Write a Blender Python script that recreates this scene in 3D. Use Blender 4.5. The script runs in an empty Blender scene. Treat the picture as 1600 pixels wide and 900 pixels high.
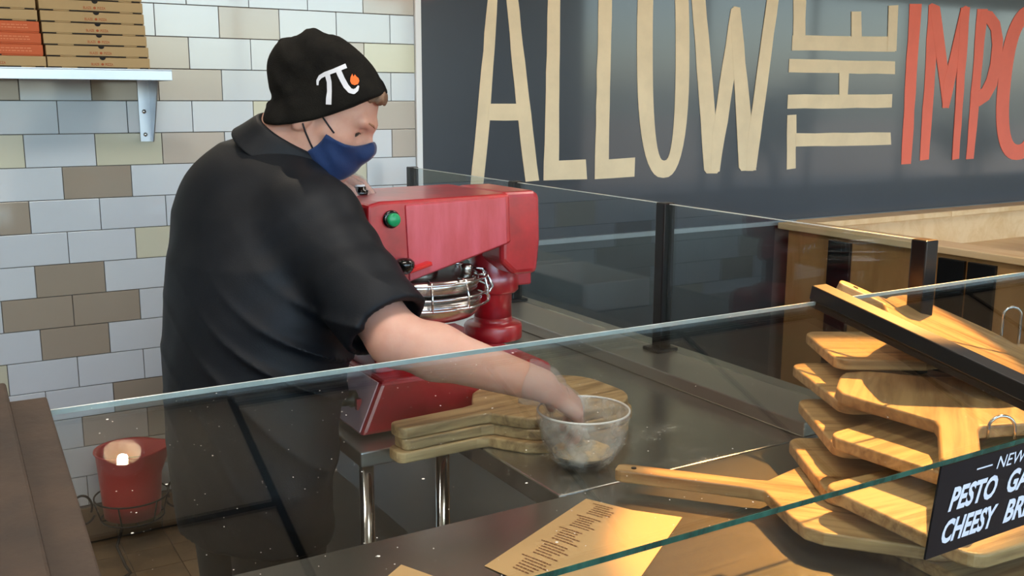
import bpy, math, random
import numpy as np
from mathutils import Vector, Matrix
from mathutils.bvhtree import BVHTree
random.seed(7); rng = np.random.default_rng(7)
scene = bpy.context.scene
COL = scene.collection
PI = math.pi

# ------------------------------------------------------------------ camera
CH = 1.51                                       # camera height above the floor
F_PX, PITCH, ROLL, YAW = 1557.865, .188731, .0037906, .5388075
fw = np.array([math.sin(YAW)*math.cos(PITCH), math.cos(YAW)*math.cos(PITCH), -math.sin(PITCH)])
_r = np.array([math.cos(YAW), -math.sin(YAW), 0.]); _u = np.cross(_r, fw)
RT = _r*math.cos(ROLL) + _u*math.sin(ROLL); UP = -_r*math.sin(ROLL) + _u*math.cos(ROLL)
CAM = np.array([0., 0., CH])
def ray(x, y):
    d = fw*F_PX + RT*(x-800) + UP*(450-y); return d/np.linalg.norm(d)
def atz(x, y, z): d = ray(x, y); return CAM + d*(z-CH)/d[2]
def aty(x, y, Y): d = ray(x, y); return CAM + d*Y/d[1]
def atx(x, y, X): d = ray(x, y); return CAM + d*X/d[0]
def atd(x, y, dist): d = ray(x, y); return CAM + d/(d@fw)*dist
cam_data = bpy.data.cameras.new('camera'); cam = bpy.data.objects.new('camera', cam_data); COL.objects.link(cam)
cam_data.sensor_width = 36; cam_data.lens = F_PX/1600*36; cam_data.clip_start = .02; cam_data.clip_end = 300
M = Matrix.Identity(4)
for i in range(3): M[i][0] = RT[i]; M[i][1] = UP[i]; M[i][2] = -fw[i]; M[i][3] = CAM[i]
cam.matrix_world = M; scene.camera = cam

# ------------------------------------------------------------------ world, sun, exposure
world = bpy.data.worlds.new('sky'); scene.world = world; world.use_nodes = True
wn = world.node_tree; wn.nodes.clear()
wo = wn.nodes.new('ShaderNodeOutputWorld'); wb = wn.nodes.new('ShaderNodeBackground'); ws = wn.nodes.new('ShaderNodeTexSky')
ws.sky_type = 'NISHITA'; ws.sun_disc = False; ws.sun_elevation = math.radians(38); ws.sun_rotation = math.radians(20)
ws.air_density = 1.0; ws.dust_density = 2.0; ws.altitude = 50
wb.inputs[1].default_value = 1.0
wn.links.new(ws.outputs[0], wb.inputs[0]); wn.links.new(wb.outputs[0], wo.inputs[0])
sd = bpy.data.lights.new('sun', 'SUN'); sd.energy = 6.0; sd.angle = math.radians(.6); sd.color = (1, .93, .82)
sun = bpy.data.objects.new('sun', sd); COL.objects.link(sun)
sun.rotation_euler = Vector((.25, -.75, -.62)).to_track_quat('-Z', 'Y').to_euler()      # from behind the building: lights the pavement only
scene.view_settings.view_transform = 'Standard'; scene.view_settings.look = 'None'
scene.view_settings.gamma = 1; scene.view_settings.use_curve_mapping = False
scene.view_settings.exposure = 0.5
scene.cycles.use_denoising = True
scene.cycles.transparent_max_bounces = 24; scene.cycles.max_bounces = 10; scene.cycles.glossy_bounces = 6; scene.cycles.diffuse_bounces = 5
scene.cycles.caustics_reflective = False; scene.cycles.caustics_refractive = False; scene.cycles.sample_clamp_indirect = 6

# ------------------------------------------------------------------ materials
MATS = {}
def lin(c):
    if isinstance(c, str):
        c = tuple(int(c[i:i+2], 16)/255 for i in (0, 2, 4))
    return tuple((v/12.92 if v <= .04045 else ((v+.055)/1.055)**2.4) for v in c) + (1,)
def mat(name, col, rough=.5, metal=0., noise=0., nscale=20., bump=0., bscale=80., spec=.5, coat=0., stretch=None, col2=None, rnd=0., trans=0., emis=None, estr=0., sss=0., coatr=.05, sheen=0.):
    if name in MATS: return MATS[name]
    m = bpy.data.materials.new(name); m.use_nodes = True; nt = m.node_tree; n = nt.nodes; b = n['Principled BSDF']
    b.inputs['Base Color'].default_value = lin(col); b.inputs['Roughness'].default_value = rough; b.inputs['Metallic'].default_value = metal
    b.inputs['Specular IOR Level'].default_value = spec; b.inputs['Coat Weight'].default_value = coat; b.inputs['Coat Roughness'].default_value = coatr
    b.inputs['Sheen Weight'].default_value = sheen
    if trans: b.inputs['Transmission Weight'].default_value = trans
    if sss:
        b.inputs['Subsurface Weight'].default_value = sss; b.inputs['Subsurface Radius'].default_value = (.012, .004, .002); b.inputs['Subsurface Scale'].default_value = 1
    if emis: b.inputs['Emission Color'].default_value = lin(emis); b.inputs['Emission Strength'].default_value = estr
    tc = n.new('ShaderNodeTexCoord'); mp = n.new('ShaderNodeMapping'); nt.links.new(tc.outputs['Object'], mp.inputs[0])
    if stretch: mp.inputs['Scale'].default_value = stretch
    if noise or col2:
        t = n.new('ShaderNodeTexNoise'); t.inputs['Scale'].default_value = nscale; t.inputs['Detail'].default_value = 6; t.inputs['Roughness'].default_value = .6
        nt.links.new(mp.outputs[0], t.inputs[0])
        cr = n.new('ShaderNodeValToRGB'); c0 = lin(col); c1 = lin(col2) if col2 else tuple(v*(1-noise) for v in c0[:3])+(1,)
        cr.color_ramp.elements[0].color = c1; cr.color_ramp.elements[1].color = c0; cr.color_ramp.elements[0].position = .35; cr.color_ramp.elements[1].position = .65
        nt.links.new(t.outputs[0], cr.inputs[0]); src = cr.outputs[0]
        if rnd:
            oi = n.new('ShaderNodeObjectInfo'); hs = n.new('ShaderNodeHueSaturation'); mr = n.new('ShaderNodeMapRange'); mr.inputs[3].default_value = 1-rnd; mr.inputs[4].default_value = 1+rnd*.6
            nt.links.new(oi.outputs['Random'], mr.inputs[0]); nt.links.new(mr.outputs[0], hs.inputs['Value']); nt.links.new(src, hs.inputs['Color']); src = hs.outputs[0]
        nt.links.new(src, b.inputs['Base Color'])
    if bump:
        t2 = n.new('ShaderNodeTexNoise'); t2.inputs['Scale'].default_value = bscale; t2.inputs['Detail'].default_value = 5
        nt.links.new(mp.outputs[0], t2.inputs[0]); bp = n.new('ShaderNodeBump'); bp.inputs['Strength'].default_value = bump; bp.inputs['Distance'].default_value = .004
        nt.links.new(t2.outputs[0], bp.inputs['Height']); nt.links.new(bp.outputs[0], b.inputs['Normal'])
    MATS[name] = m; return m
def glass_mat(name, tint=(1, 1, 1), rough=0., ior=1.5):
    m = bpy.data.materials.new(name); m.use_nodes = True; nt = m.node_tree; n = nt.nodes; n.clear()
    o = n.new('ShaderNodeOutputMaterial'); mx = n.new('ShaderNodeMixShader'); tr = n.new('ShaderNodeBsdfTransparent'); gl = n.new('ShaderNodeBsdfGlossy')
    fr = n.new('ShaderNodeFresnel'); ge = n.new('ShaderNodeNewGeometry'); mr = n.new('ShaderNodeMapRange')
    mr.inputs[3].default_value = ior; mr.inputs[4].default_value = 1/ior
    tr.inputs[0].default_value = (*tint, 1); gl.inputs['Roughness'].default_value = rough
    nt.links.new(ge.outputs['Backfacing'], mr.inputs[0]); nt.links.new(mr.outputs[0], fr.inputs['IOR']); nt.links.new(fr.outputs[0], mx.inputs[0])
    nt.links.new(tr.outputs[0], mx.inputs[1]); nt.links.new(gl.outputs[0], mx.inputs[2]); nt.links.new(mx.outputs[0], o.inputs[0])
    MATS[name] = m; return m
def wood_mat(name, light, dark, scale=9., rough=.45, rnd=.15, axis=0, stretch=14.):
    m = bpy.data.materials.new(name); m.use_nodes = True; nt = m.node_tree; n = nt.nodes; b = n['Principled BSDF']; b.inputs['Roughness'].default_value = rough
    tc = n.new('ShaderNodeTexCoord'); mp = n.new('ShaderNodeMapping'); s = [stretch]*3; s[axis] = 1.2; mp.inputs['Scale'].default_value = s
    oi = n.new('ShaderNodeObjectInfo'); ad = n.new('ShaderNodeVectorMath'); ad.operation = 'ADD'; cx = n.new('ShaderNodeCombineXYZ'); mu = n.new('ShaderNodeMath'); mu.operation = 'MULTIPLY'; mu.inputs[1].default_value = 37
    nt.links.new(oi.outputs['Random'], mu.inputs[0])
    for i in range(3): nt.links.new(mu.outputs[0], cx.inputs[i])
    nt.links.new(tc.outputs['Object'], mp.inputs[0]); nt.links.new(mp.outputs[0], ad.inputs[0]); nt.links.new(cx.outputs[0], ad.inputs[1])
    t = n.new('ShaderNodeTexNoise'); t.inputs['Scale'].default_value = scale*.5; t.inputs['Detail'].default_value = 8; t.inputs['Roughness'].default_value = .62; t.inputs['Distortion'].default_value = .6
    nt.links.new(ad.outputs[0], t.inputs[0]); cr = n.new('ShaderNodeValToRGB'); e = cr.color_ramp.elements
    e[0].position = .3; e[0].color = lin(dark); e[1].position = .58; e[1].color = lin(light)
    nt.links.new(t.outputs[0], cr.inputs[0]); hs = n.new('ShaderNodeHueSaturation'); mr = n.new('ShaderNodeMapRange'); mr.inputs[3].default_value = 1-rnd; mr.inputs[4].default_value = 1+rnd*.5
    nt.links.new(oi.outputs['Random'], mr.inputs[0]); nt.links.new(mr.outputs[0], hs.inputs['Value']); nt.links.new(cr.outputs[0], hs.inputs['Color']); nt.links.new(hs.outputs[0], b.inputs['Base Color'])
    bp = n.new('ShaderNodeBump'); bp.inputs['Strength'].default_value = .15; bp.inputs['Distance'].default_value = .002; nt.links.new(t.outputs[0], bp.inputs['Height']); nt.links.new(bp.outputs[0], b.inputs['Normal'])
    MATS[name] = m; return m
def steel_mat(name, col='9a9894', rough=.32, sx=1., sy=60., flour=0.):
    m = bpy.data.materials.new(name); m.use_nodes = True; nt = m.node_tree; n = nt.nodes; b = n['Principled BSDF']
    b.inputs['Metallic'].default_value = .92; b.inputs['Base Color'].default_value = lin(col)
    tc = n.new('ShaderNodeTexCoord'); mp = n.new('ShaderNodeMapping'); mp.inputs['Scale'].default_value = (sx, sy, 20)
    t = n.new('ShaderNodeTexNoise'); t.inputs['Scale'].default_value = 4; t.inputs['Detail'].default_value = 6
    nt.links.new(tc.outputs['Object'], mp.inputs[0]); nt.links.new(mp.outputs[0], t.inputs[0])
    mr = n.new('ShaderNodeMapRange'); mr.inputs[3].default_value = rough-.03; mr.inputs[4].default_value = rough+.04; nt.links.new(t.outputs[0], mr.inputs[0]); nt.links.new(mr.outputs[0], b.inputs['Roughness'])
    if flour:        # dusting of flour left on the work surface
        t2 = n.new('ShaderNodeTexNoise'); t2.inputs['Scale'].default_value = 9; t2.inputs['Detail'].default_value = 10; t2.inputs['Roughness'].default_value = .78; nt.links.new(tc.outputs['Object'], t2.inputs[0])
        cr = n.new('ShaderNodeValToRGB'); cr.color_ramp.elements[0].position = .54; cr.color_ramp.elements[1].position = .72; cr.color_ramp.elements[0].color = (0, 0, 0, 1); cr.color_ramp.elements[1].color = (flour,)*3+(1,)
        nt.links.new(t2.outputs[0], cr.inputs[0]); mx = n.new('ShaderNodeMix'); mx.data_type = 'RGBA'; mx.inputs[6].default_value = lin(col); mx.inputs[7].default_value = lin('d8d2c6')
        nt.links.new(cr.outputs[0], mx.inputs[0]); nt.links.new(mx.outputs[2], b.inputs['Base Color'])
        iv = n.new('ShaderNodeMath'); iv.operation = 'SUBTRACT'; iv.inputs[0].default_value = .92; nt.links.new(cr.outputs[0], iv.inputs[1]); nt.links.new(iv.outputs[0], b.inputs['Metallic'])
    MATS[name] = m; return m
GLASS = glass_mat('clear_glass', (.93, .96, .95)); GLASS_P = glass_mat('partition_glass', (.86, .90, .90)); BOWLG = glass_mat('bowl_glass', (.93, .94, .93), .03)
GLOVE = None
STEEL = steel_mat('brushed_steel', 'b3aea6', .34); STEELC = steel_mat('counter_steel', 'aaa59c', .24); STEELF = steel_mat('floured_steel', 'aeaaa2', .25, flour=.6); STEELS = steel_mat('shelf_steel', 'b4bac2', .35, 60, 1)
PEELW = wood_mat('peel_wood', 'c29d6b', '7a5530', 7, .42, .14); BOARDW = wood_mat('board_wood', 'c2a273', '6f5230', 8, .5, .12); PLY = wood_mat('plywood', 'e3c59a', 'd2ac78', 3, .5, .05, 1, 6)
PLYD = wood_mat('plywood_front', 'b98a55', '9d713f', 3, .5, .05, 2, 6)
RED = mat('red_enamel', 'b81f28', .32, 0, .25, 14, .10, 60, .6, .8, col2='98161f', coatr=.26)
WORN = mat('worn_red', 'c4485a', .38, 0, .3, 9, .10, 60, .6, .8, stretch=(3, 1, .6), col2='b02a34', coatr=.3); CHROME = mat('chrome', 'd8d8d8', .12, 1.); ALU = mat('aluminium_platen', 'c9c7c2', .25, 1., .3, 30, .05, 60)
BLACKM = mat('black_metal', '0b0b0c', .3, 0, spec=.5); BLACKP = mat('black_plastic', '0a0a0a', .12, spec=.6); DARK = mat('recess_shade', '0c0806', .8)  # DARK: near-black standing for the shade in slits, notches and holes
BRONZE = mat('bronze_wood', '402f21', .65, .0, .5, 9, .3, 60, col2='261b13')
CARD = mat('kraft_card', 'b3966a', .75, 0, .08, 6); ORANGE = mat('orange_card', 'c25a2e', .7, 0, .06, 5); INK = mat('orange_ink', 'a8542c', .8); INKW = mat('pale_ink', 'd98a63', .8)
PAPER = mat('menu_paper', 'd3a873', .8, 0, .04, 8); PINK = mat('brown_ink', '8a5a38', .8)
SKIN = mat('skin', 'd8ab98', .48, 0, .10, 9, .05, 220, .35, sss=.2, col2='cb9682')
CREAM = mat('letter_cream', 'e6d2ae', .5, 0, .12, 6); CORAL = mat('letter_coral', 'ee7058', .5, 0, .08, 6)
MURAL = mat('mural_print', '2e3742', .3, 0, .15, 1.5, 0.0, 30, .5, .65, coatr=.06)
WHITE = mat('white_paint', 'e6e8ea', .4); WALLP = mat('wall_paint', 'd5d2cc', .6, 0, .04, 3); GROUT = mat('grout', '6e6a66', .85)
def tile_m(n, c): return mat(n, c, .1, 0, .05, 2.2, .02, 8, .5, .3, rnd=.05)
TILES = {'w': tile_m('tile_white', 'cfd8e0'), 'c': tile_m('tile_cream', 'cdcdb8'), 't': tile_m('tile_taupe', 'a2988a'), 'b': tile_m('tile_beige', 'bab3a9')}
QUARRY = mat('quarry_tile', '8d7355', .45, 0, .25, 7, .05, 40, rnd=.12, col2='6f593f'); BASEM = mat('base_tile', '7d664c', .4, 0, .2, 7, rnd=.1)
CEILM = mat('ceiling_panel', 'ddd4c8', .85, 0, .08, 60); TBAR = mat('black_tbar', '060606', .5)

# ------------------------------------------------------------------ mesh helpers
class MB:
    def __init__(s): s.v = []; s.f = []
    def add(s, vs, fs):
        o = len(s.v); s.v += [tuple(float(c) for c in v) for v in vs]; s.f += [tuple(i+o for i in f) for f in fs]; return s
    def box(s, lo, hi, R=None, org=(0, 0, 0)):
        vs = [Vector((x, y, z)) for x in (lo[0], hi[0]) for y in (lo[1], hi[1]) for z in (lo[2], hi[2])]
        if R is not None: vs = [R @ v + Vector(org) for v in vs]
        return s.add(vs, [(0, 1, 3, 2), (4, 6, 7, 5), (0, 4, 5, 1), (2, 3, 7, 6), (0, 2, 6, 4), (1, 5, 7, 3)])
    def tube(s, pts, r, n=8, closed=False):
        pts = [Vector(p) for p in pts]; k = len(pts); rs = r if hasattr(r, '__len__') else [r]*k; rings = []; prev = None
        for i, p in enumerate(pts):
            a = pts[(i-1) % k] if (closed or i) else p; b = pts[(i+1) % k] if (closed or i < k-1) else p
            t = (b-a).normalized()
            if prev is None: prev = t.orthogonal().normalized()
            u = (prev - t*prev.dot(t)); u = u.normalized() if u.length > 1e-6 else t.orthogonal().normalized(); prev = u; w = t.cross(u)
            rings.append([p + (u*math.cos(q*2*PI/n) + w*math.sin(q*2*PI/n))*rs[i] for q in range(n)])
        fs = []
        for i in range(k if closed else k-1):
            j = (i+1) % k
            fs += [(i*n+q, i*n+(q+1) % n, j*n+(q+1) % n, j*n+q) for q in range(n)]
        if not closed: fs += [tuple(range(n-1, -1, -1)), tuple((k-1)*n+q for q in range(n))]
        return s.add([v for r_ in rings for v in r_], fs)
    def lathe(s, prof, c, n=32, axis='z', a0=0, cap=True):
        vs = []; k = len(prof)
        for r, h in prof:
            for q in range(n):
                a = a0+2*PI*q/n; x, y = r*math.cos(a), r*math.sin(a)
                vs.append((c[0]+x, c[1]+y, c[2]+h) if axis == 'z' else (c[0]+h, c[1]+x, c[2]+y) if axis == 'x' else (c[0]+y, c[1]+h, c[2]+x))
        fs = [(i*n+q, i*n+(q+1) % n, (i+1)*n+(q+1) % n, (i+1)*n+q) for i in range(k-1) for q in range(n)]
        if cap and prof[0][0] > 1e-6: fs.append(tuple(range(n-1, -1, -1)))
        if cap and prof[-1][0] > 1e-6: fs.append(tuple((k-1)*n+q for q in range(n)))
        return s.add(vs, fs)
    def prism(s, poly, f0, f1):          # poly: list of 2-D points, f0/f1 map them to the two faces
        k = len(poly); return s.add([f0(p) for p in poly]+[f1(p) for p in poly], [tuple(range(k)), tuple(range(2*k-1, k-1, -1))]+[(i, i+k, (i+1) % k+k, (i+1) % k) for i in range(k)])
    def ring(s, outer, inner, f0, f1):   # flat band between two closed outlines of equal length, with depth
        k = len(outer); vs = [f0(p) for p in outer]+[f0(p) for p in inner]+[f1(p) for p in outer]+[f1(p) for p in inner]; fs = []
        for i in range(k):
            j = (i+1) % k; fs += [(i, j, k+j, k+i), (2*k+i, 3*k+i, 3*k+j, 2*k+j), (i, 2*k+i, 2*k+j, j), (k+i, k+j, 3*k+j, 3*k+i)]
        return s.add(vs, fs)
def new_mesh(name, vs, fs, smooth=False):
    me = bpy.data.meshes.new(name); me.from_pydata([tuple(v) for v in vs], [], fs); me.validate(); me.update()
    import bmesh
    bm = bmesh.new(); bm.from_mesh(me); bmesh.ops.recalc_face_normals(bm, faces=bm.faces); bm.to_mesh(me); bm.free()
    if smooth: me.polygons.foreach_set('use_smooth', [True]*len(me.polygons))
    return me
BASE = {}
def tag(o, label=None, cat=None, group=None, kind=None):
    for k, v in (('label', label), ('category', cat), ('group', group), ('kind', kind)):
        if v: o[k] = v
    return o
def thing(name, label, cat, loc, group=None, kind=None):
    o = bpy.data.objects.new(name, None); COL.objects.link(o); o.location = loc; o.empty_display_size = .05; BASE[o] = Vector(loc)
    return tag(o, label, cat, group, kind)
def link(name, me, m, parent=None, org=None, bevel=0., smooth=False, seg=2):
    o = bpy.data.objects.new(name, me); COL.objects.link(o)
    if m is not None and not me.materials: me.materials.append(m)
    if parent is not None: o.parent = parent
    BASE[o] = Vector(org if org is not None else (0, 0, 0)) if parent is None else BASE[parent] + (Vector(org) - BASE[parent] if org is not None else Vector())
    if bevel:
        b = o.modifiers.new('bevel', 'BEVEL'); b.width = bevel; b.segments = seg; b.limit_method = 'ANGLE'; b.angle_limit = .6
    return o
def obj(name, mb, m, parent=None, bevel=0., smooth=False, seg=2):
    vs = np.array(mb.v)
    if parent is None:
        org = np.array([(vs[:, 0].min()+vs[:, 0].max())/2, (vs[:, 1].min()+vs[:, 1].max())/2, vs[:, 2].min()])
    else: org = np.array(BASE[parent])
    me = new_mesh(name, vs-org, mb.f, smooth); o = link(name, me, m, parent, org, bevel, smooth, seg)
    if parent is None: o.location = org
    return o
def raw(name, vs, fs, m, parent, smooth=True):      # large meshes straight from arrays
    org = np.array(BASE[parent]); me = bpy.data.meshes.new(name); vs = np.asarray(vs, np.float32)-org.astype(np.float32); fs = np.asarray(fs, np.int32)
    me.vertices.add(len(vs)); me.vertices.foreach_set('co', vs.ravel()); n = fs.shape[1]
    me.loops.add(fs.size); me.loops.foreach_set('vertex_index', fs.ravel()); me.polygons.add(len(fs))
    me.polygons.foreach_set('loop_start', np.arange(0, fs.size, n, dtype=np.int32)); me.polygons.foreach_set('loop_total', np.full(len(fs), n, np.int32))
    me.update(calc_edges=True); me.validate()
    if smooth: me.polygons.foreach_set('use_smooth', [True]*len(me.polygons))
    return link(name, me, m, parent, BASE[parent])
def text_shape(body, bold=0.):
    cu = bpy.data.curves.new('t', 'FONT'); cu.body = body; cu.offset = bold; cu.extrude = 0; cu.resolution_u = 3
    o = bpy.data.objects.new('t', cu); COL.objects.link(o); bpy.context.view_layer.update()
    me = bpy.data.meshes.new_from_object(o.evaluated_get(bpy.context.evaluated_depsgraph_get()))
    v = np.array([tuple(p.co) for p in me.vertices]); f = [tuple(p.vertices) for p in me.polygons]
    bpy.data.objects.remove(o); bpy.data.meshes.remove(me)
    lo, hi = v.min(0), v.max(0); v = (v-lo)/np.maximum(hi-lo, 1e-6); return v[:, :2], f
def text_obj(name, body, m, parent, place, bold=0.):  # place maps unit-square point to the world
    v, f = text_shape(body, bold); mb = MB(); mb.add([place(p) for p in v], f); return obj(name, mb, m, parent)

# ================================================================== THE SETTING
WY = 3.5; CZ = 3.2; X0, X1, YF = -3.0, 17.0, -3.0
# floor: quarry tiles behind the counter, slab elsewhere
fl = obj('floor', MB().box((X0, YF, -.1), (X1, WY+.15, -.006)), GROUT); tag(fl, kind='structure')
tm = new_mesh('floor_tile', *(lambda b: (b.v, b.f))(MB().box((-.0735, -.0735, -.008), (.0735, .0735, 0))))
tm.materials.append(QUARRY); P_ = .15
nt_ = 0
for i in range(-3, 9):
    for j in range(0, 14):
        x, y = .491-.075+P_*i, WY-.012-.075-P_*j
        o = bpy.data.objects.new('floor_tile', tm); COL.objects.link(o); o.parent = fl; o.location = Vector((x, y, 0)) - BASE[fl]; BASE[o] = Vector((x, y, 0)); nt_ += 1
mb = MB()
for i in range(-22, 110):
    for j in range(0, 43):
        if -3 <= i < 9 and j < 14: continue
        if i > 40 and (i % 2 or j % 2): continue
        x, y = .491-.075+P_*i, WY-.012-.075-P_*j; w = .0735 if i <= 40 else .148
        mb.add([(x-w, y-w, 0), (x+w, y-w, 0), (x+w, y+w, 0), (x-w, y+w, 0)], [(0, 1, 2, 3)])
tag(obj('floor_tiles_far', mb, QUARRY, fl), kind='stuff')
# back wall with its tiles
wb_ = obj('wall_back', MB().box((X0, WY+.006, 0), (X1, WY+.16, CZ)), GROUT); tag(wb_, kind='structure')
TP, TW = .10463, .2096; TX0, TZ0 = .4080, 1.4950; TXE = 1.660
tmap = {-4: {5: 'b'}, -3: {2.5: 'b'}, -2: {1: 'b', 4: 'b', 5: 'c'}, -1: {-1.5: 't', .5: 't', 1.5: 'b'}, 0: {3: 'c', 5: 'b', 4: 't'}, 1: {-1.5: 'c', .5: 'c', 1.5: 'b', 5.5: 'b'},
        2: {0: 't', 4: 'c'}, 3: {-1.5: 't'}, 4: {1: 'c'}, 5: {-.5: 't'}, 6: {-1: 't', 0: 't'}, 7: {-.5: 't'}, 8: {-2: 'c'}, 9: {.5: 't'}, 10: {0: 'b', 1: 't'}, 11: {.5: 'b'}}
tcache = {}
far = {'w': MB(), 'c': MB(), 't': MB(), 'b': MB()}
for k in range(-16, 13):
    zt = TZ0-k*TP; off = 0 if k % 2 == 0 else .5
    for c in range(-17, 8):
        a = c-off if off else c
        xa, xb = TX0+a*TW, min(TX0+(a+1)*TW, TXE)
        if xb-xa < .02: continue
        known = -5 < k and a >= -2 and a < 6
        kind = tmap.get(k, {}).get(a, 'w') if known else random.choice('wwwwwwctb')
        g = .0012
        if zt > CZ: continue
        if k >= -7 and a >= -2.6:
            w = round(xb-xa, 4); key = (kind, w)
            if key not in tcache:
                me = new_mesh('wall_tile', *(lambda b: (b.v, b.f))(MB().box((-w/2+g, -.006, -TP/2+g), (w/2-g, .004, TP/2-g)))); me.materials.append(TILES[kind]); tcache[key] = me
            o = bpy.data.objects.new('wall_tile', tcache[key]); COL.objects.link(o); o.parent = wb_
            loc = Vector(((xa+xb)/2, WY+.004+random.uniform(-.0004, .0004), zt-TP/2)); o.location = loc-BASE[wb_]; BASE[o] = loc
            o.rotation_euler = (random.uniform(-.0025, .0025), 0, random.uniform(-.0025, .0025))
            bv = o.modifiers.new('bevel', 'BEVEL'); bv.width = .0012; bv.segments = 2
        else:
            far[kind].box((xa+g, WY-.002, max(zt-TP+g, .13)), (xb-g, WY+.008, zt-g))
for kd, b in far.items():
    if b.v: tag(obj('wall_tiles_far', b, TILES[kd], wb_), kind='stuff')
bb = obj('baseboard_back', MB().box((X0, WY-.002, 0), (TXE, WY+.006, .128)), GROUT); tag(bb, kind='structure')
for i in range(-6, 9):
    x = .491+P_*i; 
    if x+.148 < TXE: obj('base_tile', MB().box((x+.0012, WY-.012, .004), (x+.1488, WY-.002, .127)), BASEM, bb, .003)
tr = obj('trim_1', MB().box((1.661, WY-.012, 0), (1.684, WY+.006, CZ)), WHITE); tag(tr, kind='structure')
tag(obj('wall_left', MB().box((X0-.15, YF, 0), (X0, WY+.15, CZ)), WALLP), kind='structure')
tag(obj('wall_right', MB().box((X1, YF, 0), (X1+.15, WY+.15, CZ)), WALLP), kind='structure')
# street front: piers, sill and head round two big shopfront windows
wf = obj('wall_front', MB().box((X0, YF-.15, 0), (X1, YF, .25)).box((X0, YF-.15, 2.95), (X1, YF, CZ)).box((4.7, YF-.15, .25), (6.95, YF, 2.95)).box((X0, YF-.15, .25), (X0+.25, YF, 2.95)).box((X1-.25, YF-.15, .25), (X1, YF, 2.95)), WALLP); tag(wf, kind='structure')
for n_, (a, b) in enumerate(((X0+.25, 4.7), (6.95, X1-.25))):
    k = 4 if n_ == 0 else 5
    fr = MB().box((a, YF-.1, .25), (b, YF-.04, .31)).box((a, YF-.1, 2.89), (b, YF-.04, 2.95))
    for i in range(k+1):
        x = a+(b-a)*i/k; fr.box((x-.03, YF-.1, .31), (x+.03, YF-.04, 2.89))
    w = thing('window_%d' % (n_+1), None, None, ((a+b)/2, YF-.07, .25), kind='structure')
    obj('window_frame', fr, BLACKM, w)
    for i in range(k):
        xa, xb = a+(b-a)*i/k+.03, a+(b-a)*(i+1)/k-.03
        obj('pane', MB().add([(xa, YF-.07, .31), (xb, YF-.07, .31), (xb, YF-.07, 2.89), (xa, YF-.07, 2.89)], [(0, 1, 2, 3)]), GLASS, w)
# ceiling: panels hung in a black grid
ce = obj('ceiling', MB().box((X0-.15, YF-.15, CZ+.02), (X1+.15, WY+.15, CZ+.2)), WALLP); tag(ce, kind='structure')
XL = 1.055
cpm = new_mesh('ceiling_panel', *(lambda b: (b.v, b.f))(MB().box((-.596, -.596, 0), (.596, .596, .012)))); cpm.materials.append(CEILM)
bars = MB()
for i in range(-4, 14):
    xa = XL+1.22*i
    bars.box((xa-.014, YF, CZ-.012), (xa+.014, WY, CZ+.02))
    y0 = 2.85 if i < 0 else 3.46
    for j in range(-1, 6):
        yb = y0-1.22*j
        if YF < yb < WY: bars.box((xa+.014, yb-.014, CZ-.012), (min(xa+1.206, X1), yb+.014, CZ+.02))
        yc = yb-.61
        lo, hi = max(yc-.596, YF), min(yc+.596, WY)
        if hi-lo < .05 or xa < X0-.1 or xa+1.2 > X1: continue
        if hi-lo > 1.19:
            o = bpy.data.objects.new('ceiling_panel', cpm); COL.objects.link(o); o.parent = ce; loc = Vector((xa+.61, yc, CZ)); o.location = loc-BASE[ce]; BASE[o] = loc
        else: obj('ceiling_panel', MB().box((xa+.014, lo, CZ), (xa+1.206, hi, CZ+.012)), CEILM, ce)
obj('grid_bars', bars, TBAR, ce)
# outside: pavement and shrubs seen mirrored in the glossy mural
tag(obj('pavement', MB().box((-30, -60, -.12), (60, YF-.15, -.02)), mat('pavement', 'a08a72', .85, 0, .15, .6)), kind='structure')

# ------------------------------------------------------------------ room lamps, with fill panels added
DL = mat('lamp_glow', 'ffffff', .5, emis='ffe2b8', estr=40.)
SILV = mat('reflector', 'efe6d8', .5, .0)
def downlight(x, y, watts, label):
    t = thing('ceiling_downlight', label, 'downlight', (x, y, CZ), 'recessed downlights in the ceiling')
    obj('housing', MB().lathe([(.066, -.056), (.074, -.058), (.078, -.054), (.078, 0)], (x, y, CZ), 32, cap=False), WHITE, t, smooth=True)
    obj('reflector', MB().lathe([(.067, -.056), (.06, -.042), (.048, -.022), (.032, -.004)], (x, y, CZ), 32, cap=False), SILV, t, smooth=True)
    obj('bulb', MB().lathe([(0.0001, -.020), (.012, -.018), (.02, -.010), (.02, -.003)], (x, y, CZ), 24), DL, t, smooth=True)
    if watts:
        l = bpy.data.lights.new('lamp', 'AREA'); l.shape = 'DISK'; l.size = .036; l.energy = watts; l.color = (1, .86, .68); l.spread = math.radians(180)
        o = bpy.data.objects.new('lamp', l); COL.objects.link(o); o.parent = t; o.location = (0, 0, -.024)
downlight(.572, 3.222, 8, 'recessed ceiling downlight close to the tiled wall')
downlight(-1.3, .3, 8, 'recessed ceiling downlight near the plain side wall'); downlight(2.7, -.9, 8, 'recessed ceiling downlight over the customer floor')
def aim(o, d): o.rotation_euler = Vector(d).to_track_quat('-Z', 'Y').to_euler()
SP = Vector((2.80, 1.72, 2.98)); tgt = Vector((1.27, 1.04, .99)); dv = (tgt-SP).normalized()
t = thing('track_spotlight', 'black track spotlight by the mural aimed at the wooden peels', 'spotlight', (SP.x, SP.y, CZ))
Rm = dv.to_track_quat('-Z', 'Y').to_matrix()
obj('mount', MB().box((SP.x-.05, SP.y-.02, CZ-.03), (SP.x+.05, SP.y+.02, CZ)).tube([(SP.x, SP.y, CZ-.03), SP-dv*.06], .008), BLACKM, t)
hb = MB().lathe([(.03, -.11), (.045, -.1), (.045, -.03), (.036, .0), (.036, .13), (.032, .13), (.032, -.09)], (0, 0, 0), 24)
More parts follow.
